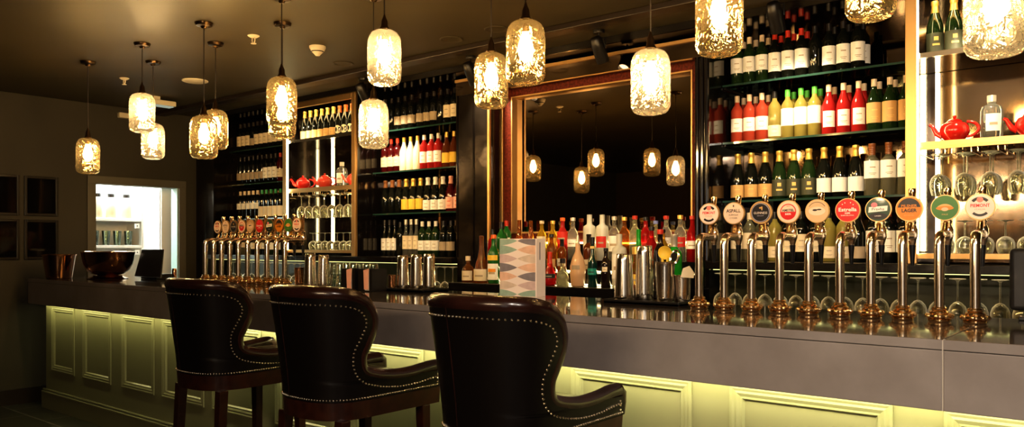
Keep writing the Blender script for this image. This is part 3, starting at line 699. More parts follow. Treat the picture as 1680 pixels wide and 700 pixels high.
# middle row
sp(800, S2, 'bordeaux', 'g_cherry', 'c_black', None, None, 'dim red bottle standing behind the pear-shaped one', top=376)
sp(816, S2, 'bordeaux', 'g_bottlegreen', 'c_black', None, None, 'black-capped dark green bottle left of the menu card', top=364)
sp(922, S2, 'gin', 'g_amber', 'c_black', 'l_white', (.055,.12), 'whisky bottle with big white label behind the squat clear one', top=392)
sp(905, S2, 'spirit', 'g_amber', 'c_black', 'l_tan', (.04,.10), 'amber bottle behind the red drop-shaped bottle', top=384)
sp(966, S2, 'gin', 'g_brown', 'c_black', 'l_cream', (.03,.10), 'brown bottle with cream label behind the teal one', top=384)
sp(1053, S2, 'pear', 'g_bright', 'c_black', None, None, 'bright green melon liqueur bottle above the shaker tins', top=376)
sp(1085, S2, 'spirit', 'g_yellow', 'c_black', 'l_yellow', (.05,.14), 'yellow bottle with dark cap behind the bar tools', top=376)
sp(1066, S2, 'spirit', 'g_cherry', 'c_black', 'l_red', (.06,.13), 'red bottle behind the shaker tins with dark cap', top=372)
# back row against the mirror
sp(831, S3, 'bordeaux', 'g_bottlegreen', 'c_red', 'l_white', (.10,.16), 'dark green bottle with red cap, left one behind the menu card', top=362)
sp(852, S3, 'pear', 'g_amber', 'c_brown', 'l_cream', (.03,.08), 'amber bottle with cork stopper, middle one behind the menu card', top=361)
sp(871, S3, 'pear', 'g_amber', 'c_black', 'l_dim', (.03,.08), 'dark amber bottle, right one behind the menu card', top=362)
sp(889, S3, 'spirit', 'g_yellow', 'c_cream', 'l_cream', (.08,.17), 'pale yellow back-row bottle with cream cap above the card edge', top=362)
sp(907, S3, 'spirit', 'g_yellow', 'c_gold', 'l_yellow', (.08,.16), 'golden back-row bottle with yellow cap', top=362)
sp(923, S3, 'spirit', 'g_rosered', 'c_orange', 'l_red', (.11,.19), 'back-row bottle with red pattern and orange-red cap', top=357, la=80)
sp(940, S3, 'spirit', 'g_clear', 'c_silver', 'l_white', (.09,.14), 'clear back-row bottle with silver cap and pourer bracket', top=357)
sp(967, S3, 'vodka', 'g_frost', 'c_blue', None, None, 'frosted back-row bottle with blue cap, left of two', top=352)
sp(988, S3, 'vodka', 'g_frost', 'c_blue', 'l_red', (.08,.15), 'frosted back-row bottle with blue cap and red fruit label', top=352, la=50)
sp(1009, S3, 'spirit', 'g_clear', 'c_silver', 'l_white', (.06,.16), 'clear back-row bottle with tall silver cap', top=355)
sp(1027, S3, 'spirit', 'g_amber', 'c_gold', None, None, 'amber back-row bottle with gold cap', top=356)
sp(1038, S3, 'spirit', 'g_pale', 'c_red', None, None, 'clear back-row bottle with red cap above the shaker tins', top=354)
sp(1061, S3, 'spirit', 'g_cherry', 'c_black', 'l_red', (.05,.12), 'red back-row bottle with black cap', top=356)
sp(1076, S3, 'spirit', 'g_pale', 'c_blue', None, None, 'clear back-row bottle with dark blue cap behind the melon liqueur', top=362)
sp(1091, S3, 'spirit', 'g_clear', 'c_red', 'l_white', (.11,.15), 'clear back-row bottle with white label and red cap', top=354)
sp(1116, S3, 'spirit', 'g_clear', 'c_gold', 'l_red', (.09,.15), 'clear back-row bottle with gold cap and red label', top=353)
sp(1136, S3, 'spirit', 'g_cherry', 'c_red', 'l_white', (.08,.13), 'red-capped back-row bottle beside the dark fluted pilaster', top=354)

for row, (lo, hi) in ((S1, (-3.87, -2.12)), (S2, (-3.69, -2.12)), (S3, (-3.68, -2.12))):
    L = []
    for px, r_, a_, k_ in SPL:
        if r_ is not row: continue
        prof = P_(a_[0])[0]; x = X_at(px, row[0]); s = max(.6, min(1.12, (Z_at(px, k_['top'], row[0])-row[1])/prof[-1][1]))
        L.append([x, 2*max(q[0] for q in prof)*s+.003, px, a_, k_])
    L.sort(key=lambda e: e[0])
    for _ in range(300):
        for p, q in zip(L, L[1:]):
            n = (p[1]+q[1])/2-(q[0]-p[0])
            if n > 0: p[0] -= n/2; q[0] += n/2
        L[0][0] = max(L[0][0], lo+L[0][1]/2); L[-1][0] = min(L[-1][0], hi-L[-1][1]/2)
    for x, D, px, a_, k_ in L: spirit(px, row[0], row[1], *a_, xw=x, **k_)

# ================================================================== GLASSES
WG = MB().lathe([(.033,0),(.039,.02),(.043,.05),(.042,.072),(.034,.095),(.018,.112),(.004,.118)], 20).mesh('wine_glass', 'clear', ang=80)
WS = MB().lathe([(.004,.1175),(.0034,.14),(.0034,.20),(.005,.212)], 8).mesh('stem', 'clear')
WF = MB().lathe([(.005,.2115),(.012,.2165),(.036,.221),(.0365,.2235),(0,.2245)], 20).mesh('foot', 'clear')
FG = MB().lathe([(.024,0),(.030,.03),(.034,.06),(.033,.085),(.024,.108),(.010,.124),(.004,.130)], 18).mesh('wine_glass', 'clear', ang=80)
def glass(x, y, z, s, label, group, sz=1, tall=False):
    o = bpy.data.objects.new('wine_glass', FG if tall else WG); COL.objects.link(o); o.location = (x, y, z); o.scale = (s, s, sz)
    tag(o, label, 'glass', group)
    for n, me in (('stem', WS), ('foot', WF)):
        c = bpy.data.objects.new(n, me); COL.objects.link(c); c.parent = o
        if tall: c.location = (0, 0, .0125)
    return o
def row_glasses(pxs, y, z, s, sz, words, grp, tall=False, lim=None):
    X = [X_at(p, y) for p in pxs]; D = .090*s if not tall else .0745*s
    for _ in range(50):
        for i in range(len(X)-1):
            n = D-(X[i+1]-X[i])
            if n > 0: X[i] -= n/2; X[i+1] += n/2
        if lim:
            X[0] = max(X[0], lim[0]); X[-1] = min(X[-1], lim[1])
    for i, x in enumerate(X):
        glass(x, y, z, s, ('%s, %s' % (words, ordn(i, len(X)))), grp, sz, tall)
row_glasses([1195, 1216, 1243, 1265, 1293, 1315, 1345, 1368, 1391, 1409, 1437, 1466, 1502, 1529, 1566, 1593, 1611, 1640][0:18], 4.17, 1.0008, .95, 1.0, 'upturned wine glass on back counter behind near taps', 'upturned glasses behind the near taps')
row_glasses([718, 730, 741], 4.15, 1.0008, .9, 1.0, 'upturned wine glass right of the left shaker tray', 'upturned glasses beside the left shaker tray')
row_glasses([383, 393, 403, 413, 423, 433, 443, 453, 463, 473, 483, 493], 4.17, 1.0008, .9, 1.0, 'upturned wine glass on back counter behind far taps', 'upturned glasses behind the far taps')
# hanging racks
def rack(x0, x1, zt, label):
    xc = (x0+x1)/2; w = (x1-x0)/2
    r = empty('glass_rack', (xc, 4.44, zt), label, 'rack')
    n = int(round(2*w/.105))
    for k in range(n+1):
        x = -w+2*w*k/n
        for dx in (-.014, .014):
            MB().tube([(x+dx, -.10, -.0005), (x+dx, -.10, -.034), (x+dx, .20, -.034), (x+dx, .20, -.0005)], .003, 6).build('rail', 'tap_brass', r)
    MB().box(-w-.02, -.125, -.012, w+.02, -.112, -.0005).build('front_bar', 'brass_soft', r, smooth=False)
    return [xc-w+2*w*(k+.5)/n for k in range(n)]
for (x0, x1), where, nm in ((CABL, 'far lit cabinet', 'far'), (CABR, 'right lit cabinet', 'right')):
    zt = CZ['tea']-.0255
    slots = rack(x0+.07, x1-.07, zt, 'brass rail rack for hanging glasses in the '+where)
    for j, x in enumerate(slots):
        for q, y in enumerate((4.41, 4.50)):
            glass(x, y, zt-.030-.2235*.92, .95, 'glass hanging upside down in %s rack, %s, %s' % (where, ordn(j, len(slots)), ('front', 'back')[q]), 'glasses hanging in the '+where, .92)
row_glasses([518, 526, 535, 544, 553, 562, 571, 579], 4.44, CZ['low']+.0006, .95, .68, 'upturned glass on low shelf of far lit cabinet', 'upturned glasses in the far lit cabinet', lim=(CABL[0]+.07, CABL[1]-.075))
row_glasses([1556, 1588, 1618, 1650, 1680, 1712], 4.43, CZ['low']+.0006, .95, .72, 'upturned glass on low shelf of right lit cabinet', 'upturned glasses in the right lit cabinet', lim=(CABR[0]+.09, CABR[1]-.08))

# ================================================================== TEAPOTS
def teapot(x, y, z, m, s, label, rz=0):
    t = empty('teapot', (x, y, z+.0006), label, 'teapot', 'teapots in the lit cabinets', rz)
    S = lambda L: [(r*s, zz*s) for r, zz in L]
    MB().lathe(S([(0,0),(.035,0),(.038,.004),(.052,.020),(.062,.042),(.060,.064),(.048,.082),(.030,.090),(0,.091)]), 24).build('pot_body', m, t, ang=60)
    l = MB().lathe(S([(.031,.0895),(.032,.093),(.022,.101),(.008,.105),(0,.1055)]), 20).build('lid', m, t)
    MB().lathe(S([(0,.104),(.005,.105),(.009,.112),(.007,.119),(0,.121)]), 12).build('knob', m, l)
    MB().tube([(p[0]*s, 0, p[1]*s) for p in ((-.050,.030),(-.072,.042),(-.083,.062),(-.092,.080),(-.103,.086))], [.016*s,.013*s,.010*s,.008*s,.007*s], 12).build('spout', m, t)
    MB().tube([((.055+.045*sin(a))*s if 0 else (.050+.046*sin(a))*s, 0, (.054+.034*cos(a))*s) for a in [pi*k/10 for k in range(11)]], .0065*s, 10).build('handle', m, t)
    return t
teapot(X_at(1566, 4.41), 4.41, CZ['tea'], 'teapot_red', 1.08, 'glossy red teapot at the left of the right cabinet shelf')
teapot(X_at(1692, 4.41), 4.41, CZ['tea'], 'teapot_red', 1.08, 'red teapot cut by the right edge of the photo')
teapot(X_at(497, 4.44), 4.44, CZ['tea'], 'teapot_red', 1.08, 'bright red teapot at the left of the far cabinet shelf', radians(55))
teapot(X_at(533, 4.42), 4.42, CZ['tea'], 'teapot_coral', 1.08, 'coral red teapot in the middle of the far cabinet shelf', radians(55))
teapot(X_at(581, 4.40), 4.40, CZ['tea'], 'teapot_coral', 1.05, 'coral red teapot at the right of the far cabinet shelf', radians(55))
spirit(1627, 4.42, CZ['tea']+.0004, 'block', 'g_clear', 'c_silver', 'l_white', (.03,.10), 'clear squat bottle between the two red teapots', top=157, la=40)
spirit(561, 4.50, CZ['tea']+.0004, 'block', 'g_clear', 'c_white', 'l_white', (.03,.10), 'clear bottle with white cap behind the right coral teapot', top=266, la=40)

# ================================================================== BEER TAPS
TOP = .318
def disc(mb, r, z0, z1, n=32, mi=0, cx=0, cz=0):     # disc facing -Y between y=z0 (front) and y=z1
    return mb.prism([(cx+r*cos(2*pi*k/n), cz+r*sin(2*pi*k/n)) for k in range(n)], z0, z1, mi)
def ell(mb, rx, rz, y, cx=0, cz=0, n=24, mi=0, a0=0, a1=2*pi):
    pts = [(cx+rx*cos(a0+(a1-a0)*k/n), y, cz+rz*sin(a0+(a1-a0)*k/n)) for k in range(n+(0 if a1-a0 > 6.2 else 1))]
    return mb.add(pts, [tuple(range(len(pts)))], mi)
def band(mb, r0, r1, a0, a1, y, n=12, mi=0, cx=0, cz=0):
    vs = []
    for k in range(n+1):
        a = radians(a0+(a1-a0)*k/n); vs += [(cx+r0*cos(a), y, cz+r0*sin(a)), (cx+r1*cos(a), y, cz+r1*sin(a))]
    return mb.add(vs, [(2*k, 2*k+1, 2*k+3, 2*k+2) for k in range(n)], mi)
for n, c in (('b_cream', (.80,.58,.44)), ('b_pale', (.82,.64,.54)), ('b_tan', (.66,.43,.25)), ('b_red', (.62,.015,.018)), ('b_black', (.012,.010,.014)), ('b_green', (.04,.16,.03)), ('b_orange', (.62,.20,.015)),
             ('b_dgreen', (.012,.05,.03)), ('b_white', (.88,.78,.70)), ('b_pinkred', (.72,.22,.17)), ('b_pink', (.60,.17,.20)), ('b_blue', (.42,.40,.50)), ('b_gold', (.60,.36,.12))): mat(n, c, .35, coat=.4)
flange = MB()
for z, r, k in ((0, .040, 0), (.014, .044, 1), (.026, .033, 2), (.040, .026, 3)):
    flange.lathe([(0, z), (r*.9, z), (r, z+.004), (r, z+.010), (r*.86, z+.014), (0, z+.014)], 24)
for k in range(8): flange.ball((.041*cos(k*pi/4), .041*sin(k*pi/4), .021), .009, 8, 5)
FLm = flange.mesh('flange', 'tap_brass')
cp = [(0, 0, .05), (0, 0, .15), (0, 0, TOP-.035)]+[(0, .035-.035*cos(a), TOP-.035+.035*sin(a)) for a in [pi/2*k/6 for k in range(1, 7)]]+[(0, .09, TOP), (0, .135, TOP)]
COm = MB().tube(cp, .0178, 16).mesh('column', 'chrome')
SPm = MB().lathe([(0,-.03),(.010,-.03),(.014,-.015),(.019,0),(.021,.014),(.021,.030),(.017,.040),(.012,.052),(.016,.060),(.012,.070),(0,.072)], 16, (0,.152,TOP-.008)).tube([(0,.125,TOP),(0,.138,TOP)], .021, 14).mesh('spout_body', 'chrome')
NZm = MB().lathe([(0,-.110),(.0065,-.110),(.008,-.09),(.0115,-.045),(.0125,-.0295),(0,-.0295)], 12, (0,.152,TOP-.008)).mesh('nozzle', 'black')
LVm = MB().lathe([(0,.0635),(.008,.0635),(.009,.09),(.010,.14),(.013,.165),(.0145,.182),(.012,.191),(0,.193)], 12, (0,.152,TOP-.008)).mesh('lever', 'tap_brass')
BZ = .421; BY = .100; BR = .049
brk = MB().box(-.014, BY+.012, BZ-.072, .014, BY+.022, BZ-.02).tube([(0, .10, TOP+.015), (0, BY+.016, BZ-.055)], .009, 10)
BKm = brk.mesh('badge_bracket', 'tap_brass')
rim = MB(); disc(rim, BR, BY, BY+.012)
RIMm = rim.mesh('badge', 'brass_soft', ang=30)
def badge_art(style, b, y):
    """face, emblem and lettering of one badge, built on its front"""
    def face(m, r=BR*.93): f = MB(); disc(f, r, y-.002, y-.0001); return f.build('badge_face', m, b, (0,0,BZ), ang=30)
    yy = y-.0024
    e = MB(); mats = []
    def em(*ms):
        comp = []                                     # one object per separate printed mark
        for f_, mi in zip(e.f, e.m):
            S_ = set(f_); hit = [q for q in comp if q[0] & S_]
            new = [set(S_), [(f_, mi)]]
            for q in hit: new[0] |= q[0]; new[1] = q[1]+new[1]; comp.remove(q)
            comp.append(new)
        for S_, F_ in comp:
            ids = sorted(S_); ix = {v: i for i, v in enumerate(ids)}; mb = MB()
            mb.v = [e.v[i] for i in ids]; mb.f = [tuple(ix[v] for v in f_) for f_, _ in F_]; mb.m = [0]*len(F_)
            mb.build('emblem', ms[F_[0][1]], b, (0,0,BZ), smooth=False)
    T = lambda s_, size, m, dz, w=None, bold=0: text_mesh(s_, size, m, b, (0, yy-.0006, BZ+dz), w=w, bold=bold)
    if style == 'crest':
        face('b_pale'); band(e, .026, .036, 40, 85, yy); band(e, .026, .036, 95, 140, yy); band(e, .027, .036, 225, 315, yy); ell(e, .011, .010, yy-.0002, 0, .026, mi=1); em('b_black', 'b_pinkred')
        T('PIEMONT', .017, 'b_red', .004, .062, .0003); T('ITALIA', .008, 'b_pinkred', -.010, .034)
    elif style == 'cider':
        face('b_cream'); ell(e, .003, .005, yy, 0, .032); em('b_black'); T('ASPALL', .021, 'b_black', .010, .066, .0003); T('SUFFOLK', .010, 'b_black', -.008, .044); T('CYDER', .010, 'b_black', -.022, .036)
    elif style == 'stout':
        face('b_black', BR*.86); band(e, .038, .0405, 0, 360, yy, 32); band(e, .003, .010, 60, 140, yy, 6, 1, 0, .014); ell(e, .003, .009, yy, .006, .018, mi=1); em('b_blue', 'b_gold'); T('GUINNESS', .014, 'b_white', -.002, .060); T('DRAUGHT', .007, 'b_blue', -.014, .030)
    elif style == 'lager_red':
        face('b_cream'); band(e, .030, .034, 0, 360, yy, 32); ell(e, .030, .030, yy, 0, 0, 16, 0, pi, 2*pi); em('b_red'); T('AMSTEL', .014, 'b_black', .006, .052, .0004); T('BIER', .010, 'b_white', -.010, .026, .0003); T('1870', .008, 'b_red', .024)
    elif style == 'oval':
        face('b_tan'); ell(e, .034, .018, yy, 0, 0); ell(e, .010, .004, yy-.0003, -.008, .004, mi=1); ell(e, .010, .003, yy-.0003, .009, .006, mi=1); band(e, .036, .038, 30, 150, yy, 12, 1); em('b_cream', 'b_black')
    elif style == 'red':
        face('b_red'); [ell(e, .002, .002, yy, x, z) for x, z in ((-.02,.024),(-.01,.03),(.012,.03),(.022,.022))]; em('b_white'); T('Estrella', .021, 'b_white', .002, .070, .0005); T('DAMM', .008, 'b_white', -.012, .020, .0003); T('BARCELONA', .007, 'b_white', -.021, .050)
    elif style == 'banner':
        face('b_dgreen'); e.add([(-.036,yy,-.012),(.034,yy,-.006),(.036,yy,.014),(-.034,yy,.010)], [(0,1,2,3)]); ell(e, .012, .010, yy-.0003, -.014, .018, mi=1); ell(e, .034, .012, yy+.0001, 0, -.026, mi=2); em('b_white', 'b_pink', 'b_black'); T('Pravha', .016, 'b_black', .001, .046); T('LAGER', .006, 'b_white', -.026, .024)
    elif style == 'orange':
        face('b_orange'); ell(e, .0405, .0405, yy, 0, 0, 16, 0, 0.12, pi-.12); em('b_black'); T('PILSNER', .014, 'b_orange', .010, .056, .0003); T('LAGER', .018, 'b_black', -.008, .054, .0006); T('ALC 4.2% VOL', .006, 'b_gold', -.026, .036)
    elif style == 'wing':
        face('b_green'); band(e, .022, .036, 45, 135, yy, 12, 0, 0, -.022); ell(e, .030, .008, yy-.0002, 0, -.002, mi=1); ell(e, .012, .007, yy-.0003, 0, -.006, mi=2); em('b_gold', 'b_orange', 'b_tan'); T('PALE', .007, 'b_gold', -.026, .02)
ARTS = [('crest', 'round pale badge with red crest'), ('cider', 'cream badge with black cider lettering'), ('stout', 'black stout badge'), ('lager_red', 'cream badge with red half disc'), ('oval', 'tan badge with cream oval'),
        ('red', 'bright red badge with white script'), ('banner', 'dark green badge with white banner'), ('orange', 'black and orange lager badge'), ('wing', 'green badge with bronze wing'), ('crest', 'large pale badge with red lettering')]
TP = {}
def tap(x, style, label, group):
    if style not in TP:
        t = empty('beer_tap', (x, 3.25, CT+.0005), label, 'beer tap', group)
        for n, me in (('flange', FLm), ('column', COm), ('spout_body', SPm), ('nozzle', NZm), ('lever', LVm), ('badge_bracket', BKm)):
            o = bpy.data.objects.new(n, me); COL.objects.link(o); o.parent = t
        b = bpy.data.objects.new('badge', RIMm.copy()); COL.objects.link(b); b.parent = t
        for v in b.data.vertices: v.co.z += BZ
        badge_art(style, b, BY)
        TP[style] = remember(t); return t
    return dup(TP[style], (x, 3.25, CT+.0005), label, group)
rpx = [1147, 1188, 1233, 1279, 1327, 1378, 1429, 1481, 1541, 1600]
lpx = [337, 350.5, 363.5, 377, 391, 406, 422, 438, 453, 467]
for k, px in enumerate(rpx):
    st_, w = ARTS[k]
    tap(X_at(px, 3.25), st_, 'near chrome beer tap, %s%s' % (w, ', leftmost' if k == 0 else (', rightmost' if k == 9 else '')), 'near row of beer taps on the right')
for k, px in enumerate(lpx):
    st_, w = ARTS[k]
    tap(X_at(px, 3.25), st_, 'far chrome beer tap, %s, left row%s' % (w, ', leftmost' if k == 0 else (', rightmost' if k == 9 else '')), 'far row of beer taps on the left')
SPOT_W = 50.0
# ================================================================== THINGS ON THE BAR
ZT = CT+.0006
def slab(name, x0, x1, y0, y1, h, m, label, cat, bevel=.006):
    xc, yc = (x0+x1)/2, (y0+y1)/2
    o = MB().box(x0-xc, y0-yc, 0, x1-xc, y1-yc, h).box(x0-xc+.0, y0-yc, 0, x1-xc, y0-yc+.01, h+.008).box(x0-xc, y1-yc-.01, 0, x1-xc, y1-yc, h+.008).box(x0-xc, y0-yc+.01, 0, x0-xc+.01, y1-yc-.01, h+.008).box(x1-xc-.01, y0-yc+.01, 0, x1-xc, y1-yc-.01, h+.008).build(name, m, None, (xc, yc, ZT), smooth=False, bevel=.002)
    return tag(o, label, cat)
# shaker trays
T1 = slab('bar_tray', X_at(1010, 3.38), X_at(1131, 3.38), 3.27, 3.50, .012, 'black', 'black bar tray under the shaker tins in front of the mirror', 'tray')
T2 = slab('bar_tray', X_at(634, 3.40), X_at(717, 3.40), 3.28, 3.50, .012, 'black', 'black bar tray under the left group of shaker tins', 'tray')
def tin(px, y, rb, rt, h, label, m='steel', z=ZT+.0125, name='shaker_tin', cat='shaker tin', ridges=0):
    pr = [(0, 0), (rb-.002, 0), (rb, .002)]
    for k in range(1, 9): pr.append((rb+(rt-rb)*k/8, h*k/8-(.003 if k == 8 else 0)))
    pr += [(rt-.003, h), (0, h-.001)] if rt < rb else [(rt+.001, h), (rt-.002, h), (rt-.004, h-.004), (rb-.004, .006), (0, .006)]
    o = MB().lathe(pr, 26).build(name, m, None, (X_at(px, y), y, z), ang=50)
    return tag(o, label, cat, 'shaker tins on the bar')
tin(1024, 3.345, .050, .038, .225, 'upturned steel shaker tin at the left of the mirror tray')
tin(1057, 3.435, .046, .038, .265, 'tall upturned steel shaker tin behind, middle of the mirror tray')
tools = tin(1091, 3.34, .038, .046, .19, 'steel tin holding bar tools on the mirror tray')
tin(1119, 3.41, .036, .043, .125, 'short steel tin at the right of the mirror tray')
tin(643, 3.32, .020, .023, .085, 'small copper coloured tin at the left end of the left tray', 'copper')
tin(661, 3.38, .0405, .033, .205, 'upturned steel shaker tin, left of three on the left tray')
tin(683, 3.39, .0405, .033, .210, 'upturned steel shaker tin, middle of three on the left tray')
tin(704, 3.40, .0405, .033, .215, 'upturned steel shaker tin, right of three on the left tray')
tin(509, 3.27, .0435, .034, .225, 'upturned steel shaker tin just right of the far taps', z=ZT)
tin(531, 3.35, .0435, .034, .215, 'upturned steel shaker tin beside the tumbler stack', z=ZT)
tin(491, 3.44, .030, .033, .12, 'small copper coloured tin right of the far taps', 'copper', z=ZT)
# bar tools standing in the tin
bx, by = tools.location.x, tools.location.y; bz = ZT+.0195
t = empty('lemon_squeezer', (bx, by, bz), 'orange-yellow hand citrus squeezer standing in the tool tin', 'squeezer')
t.rotation_euler = (0, 0, .3)
MB().lathe([(0,-.014),(.018,-.012),(.029,-.002),(.032,.006),(.030,.006),(.026,0),(0,-.009)], 20).build('bowl', 'l_yellow', t).matrix_basis = __import__('mathutils').Matrix.Translation((0,0,.225)) @ __import__('mathutils').Matrix.Rotation(radians(95), 4, 'X')
MB().tube([(-.006,0,.001),(-.008,0,.10),(-.012,0,.20)], .006, 8).tube([(.006,0,.001),(.008,0,.10),(.012,0,.20)], .006, 8).build('handle', 'l_yellow', t)
t = empty('bar_tongs', (bx-.026, by+.004, bz), 'dark metal tongs leaning left in the tool tin', 'tongs')
MB().tube([(0,0,0),(-.008,0,.1),(-.018,0,.19),(-.022,0,.235)], [.004,.005,.008,.010], 8).build('arm', 'black', t)
MB().tube([(.011,0,.001),(.009,0,.1),(.0,0,.19),(-.004,0,.235)], [.004,.004,.006,.007], 8).build('arm', 'black', t)
t = empty('cocktail_strainer', (bx+.026, by-.004, bz), 'steel cocktail strainer leaning right out of the tool tin', 'strainer')
MB().tube([(0,0,0),(.008,0,.10),(.014,0,.17)], .005, 8).build('handle', 'steel', t)
sr = MB().tube([(.026+.027*cos(a)*.75, .008*sin(a)*1.5, .205+.030*sin(a)) for a in [2*pi*k/20 for k in range(20)]], .006, 8, closed=True).build('coil', 'steel', t)
MB().lathe([(0,0),(.021,.001),(.021,.003),(0,.004)], 18).build('plate', 'black', t).matrix_basis = __import__('mathutils').Matrix.Translation((.026,0,.205)) @ __import__('mathutils').Matrix.Rotation(radians(80), 4, 'X')
t = MB().prism([(-.035,-.02),(.030,-.022),(.036,0),(.012,.034),(-.02,.022)], -.002, .002).build('coaster', 'l_cream', None, (X_at(1130, 3.37), 3.355, ZT+.0206+.130), smooth=False)
tag(t, 'cream paper tag leaning on top of the short steel tin', 'tag'); t.rotation_euler = (.1, 0, 0)
# menu card
mx, my = X_at(820, 3.36), 3.36
menu = empty('menu_card', (mx, my, ZT), 'tall folded menu card with pastel diamond leaf pattern', 'menu', rz=radians(10))
W, H = .222, .315
for n, c in (('p_teal', (.26,.36,.30)), ('p_grey', (.19,.17,.19)), ('p_peach', (.62,.40,.30)), ('p_mauve', (.50,.38,.38)), ('p_sand', (.55,.45,.38))): mat(n, c, .6, noise=(30, tuple(v*1.25 for v in c), 4, .3, .7))
MB().box(0, -.0012, 0, W, .0012, H).build('front_panel', 'paper', menu, smooth=False)
MB().add([(W, .0012, 0), (W+.006, .0012, 0), (W+.022, .075, 0), (W+.020, .077, 0), (W, .0012, H), (W+.006, .0012, H), (W+.022, .075, H), (W+.020, .077, H)], [(0,3,2,1),(4,5,6,7),(0,1,5,4),(1,2,6,5),(2,3,7,6),(3,0,4,7)]).build('side_panel', 'paper', menu, smooth=False)
seq = [('p_teal','p_grey'),('p_teal','p_peach'),('p_mauve','p_sand'),('p_grey','p_peach'),('p_peach','p_grey'),('p_sand','p_mauve'),('p_teal','p_teal')]
pat = {}
for r, (a, b) in enumerate(seq):
    zc = H-.012-r*.0485
    for side, m in ((0, a), (1, b)):
        pts = []
        for k in range(13):
            u = k/12; x = W/2*u+side*W/2; half = .0245*(sin(pi*(.5+.5*u)) if side == 0 else sin(pi*.5*u))**1.3 if 0 else .0245*(1-(u if side == 0 else 1-u)**2)
            pts.append((x, half))
        up = [(x, -.0016, max(.002, min(H-.002, zc+h))) for x, h in pts]; dn = [(x, -.0016, max(.002, min(H-.002, zc-h))) for x, h in reversed(pts)]
        MB().add(up+dn, [tuple(reversed(range(len(up)+len(dn))))]).build('printed_leaf', m, menu.children[0], smooth=False)
MB().add([(W+.0085+.0145*u, .0012+.0725*u-.002, z) for u, z in ((.30,.20),(.42,.20),(.42,H-.02),(.30,H-.02))], [(0,1,2,3)]).build('printed_strip', 'p_grey', menu.children[1], smooth=False)
# tumblers in two tiers, napkin holders
TM = MB().lathe([(0,.0785),(.024,.0785),(.027,.074),(.033,.004),(.033,0),(.031,0),(.0255,.068),(0,.068)], 16).mesh('tumbler', 'tumbler', ang=60)
for tier, n, zz in (('bottom', 7, ZT), ('top', 8, ZT+.0790)):
    for k in range(7):
        x = X_at(548, 3.47)+k*.0685
        o = bpy.data.objects.new('tumbler', TM); COL.objects.link(o); o.location = (x, 3.47, zz)
        tag(o, 'upturned glass tumbler in the %s tier, %s' % (tier, ordn(k, 7)), 'glass', 'stacked tumblers on the bar')
for px, w in ((583, 'left'), (611, 'right')):
    b = empty('napkin_holder', (X_at(px, 3.22), 3.22, ZT), 'black napkin holder with white napkins, %s of two' % w, 'napkin holder', 'napkin holders on the bar')
    MB().box(-.062, -.06, 0, .062, .06, .006).box(-.062, -.06, .006, -.056, .06, .135).box(.056, -.06, .006, .062, .06, .135).box(-.056, .054, .006, .056, .06, .135).box(-.056, -.06, .006, -.006, -.054, .135).box(.040, -.06, .006, .056, -.054, .135).build('caddy', 'black', b, smooth=False)
    nb = MB().box(-.050, -.053, .0065, .050, .050, .130).build('napkins', 'l_white', b, smooth=False)
    MB().add([(-.006,-.0615,.012),(.034,-.0615,.012),(.037,-.062,.125),(.044,-.064,.140),(-.010,-.063,.128)], [(0,1,2,3,4)]).build('napkin_flap', 'l_pink', nb, smooth=False)
# champagne bowl, ice bucket and till at the far end
xb, yb_ = X_at(177, 3.02), 3.02
cbw = empty('champagne_bowl', (xb, yb_, ZT), 'large polished copper champagne bowl on a foot', 'bowl')
MB().lathe([(.0,.030),(.10,.030),(.165,.042),(.215,.075),(.243,.12),(.256,.165),(.262,.20),(.270,.222),(.264,.224),(.254,.20),(.246,.165),(.205,.085),(.10,.042),(0,.040)], 48, sy=.72).build('bowl', 'bronze', cbw)
MB().lathe([(0,0),(.155,0),(.16,.004),(.145,.010),(.12,.018),(.11,.024),(.115,.0295),(0,.0295)], 40).build('foot', 'bronze', cbw)
MB().tube([(.262*cos(a), .262*.72*sin(a), .221) for a in [2*pi*k/48 for k in range(48)]], .006, 8, closed=True).build('rim', 'copper', cbw)
ib = empty('ice_bucket', (X_at(97, 2.785), 2.785, ZT), 'dark polished ice bucket left of the copper bowl', 'bucket')
MB().lathe([(0,0),(.092,0),(.098,.004),(.125,.185),(.130,.198),(.126,.20),(.119,.185),(.092,.010),(0,.010)], 36).build('bucket', 'bronze', ib)
MB().tube([(.128*cos(a), .128*sin(a), .1985) for a in [2*pi*k/36 for k in range(36)]], .005, 8, closed=True).build('rim', 'copper', ib)
gl = empty('tilted_till', (X_at(251, 3.22), 3.22, ZT), 'black tilted till screen at the far end of the bar', 'till')
MB().add([(-.20,-.06,0.02),(.235,-.06,.02),(.12,.02,.245),(-.235,.02,.245),(-.20,-.045,.015),(.235,-.045,.015),(.12,.035,.245),(-.235,.035,.245)], [(0,1,2,3),(7,6,5,4),(0,4,5,1),(1,5,6,2),(2,6,7,3),(3,7,4,0)]).build('screen', 'black', gl, smooth=False, bevel=.004)
MB().box(-.15, -.03, 0, .12, .10, .0425).build('stand', 'black', gl, smooth=False, bevel=.004)
cu_ = MB().lathe([(0,0),(.018,0),(.02,.003),(.02,.07),(.016,.085),(0,.086)], 16).build('copper_cup', 'copper', None, (X_at(286, 3.36), 3.36, ZT)); tag(cu_, 'small copper cup beside the black till at far left', 'cup')
# POS monitor near the right edge
ps = empty('till_monitor', (-.24, 3.50, ZT), 'black till monitor seen from behind at the right edge', 'monitor')
MB().box(-.19, -.025, .035, .19, .025, .268).build('screen_housing', 'black_soft', ps, smooth=True, bevel=.018, segs=4)
MB().box(-.16, -.0255, -.0, .16, .055, .012).box(-.05, -.012, .012, .05, .02, .038).build('stand', 'black_soft', ps, smooth=False, bevel=.003)

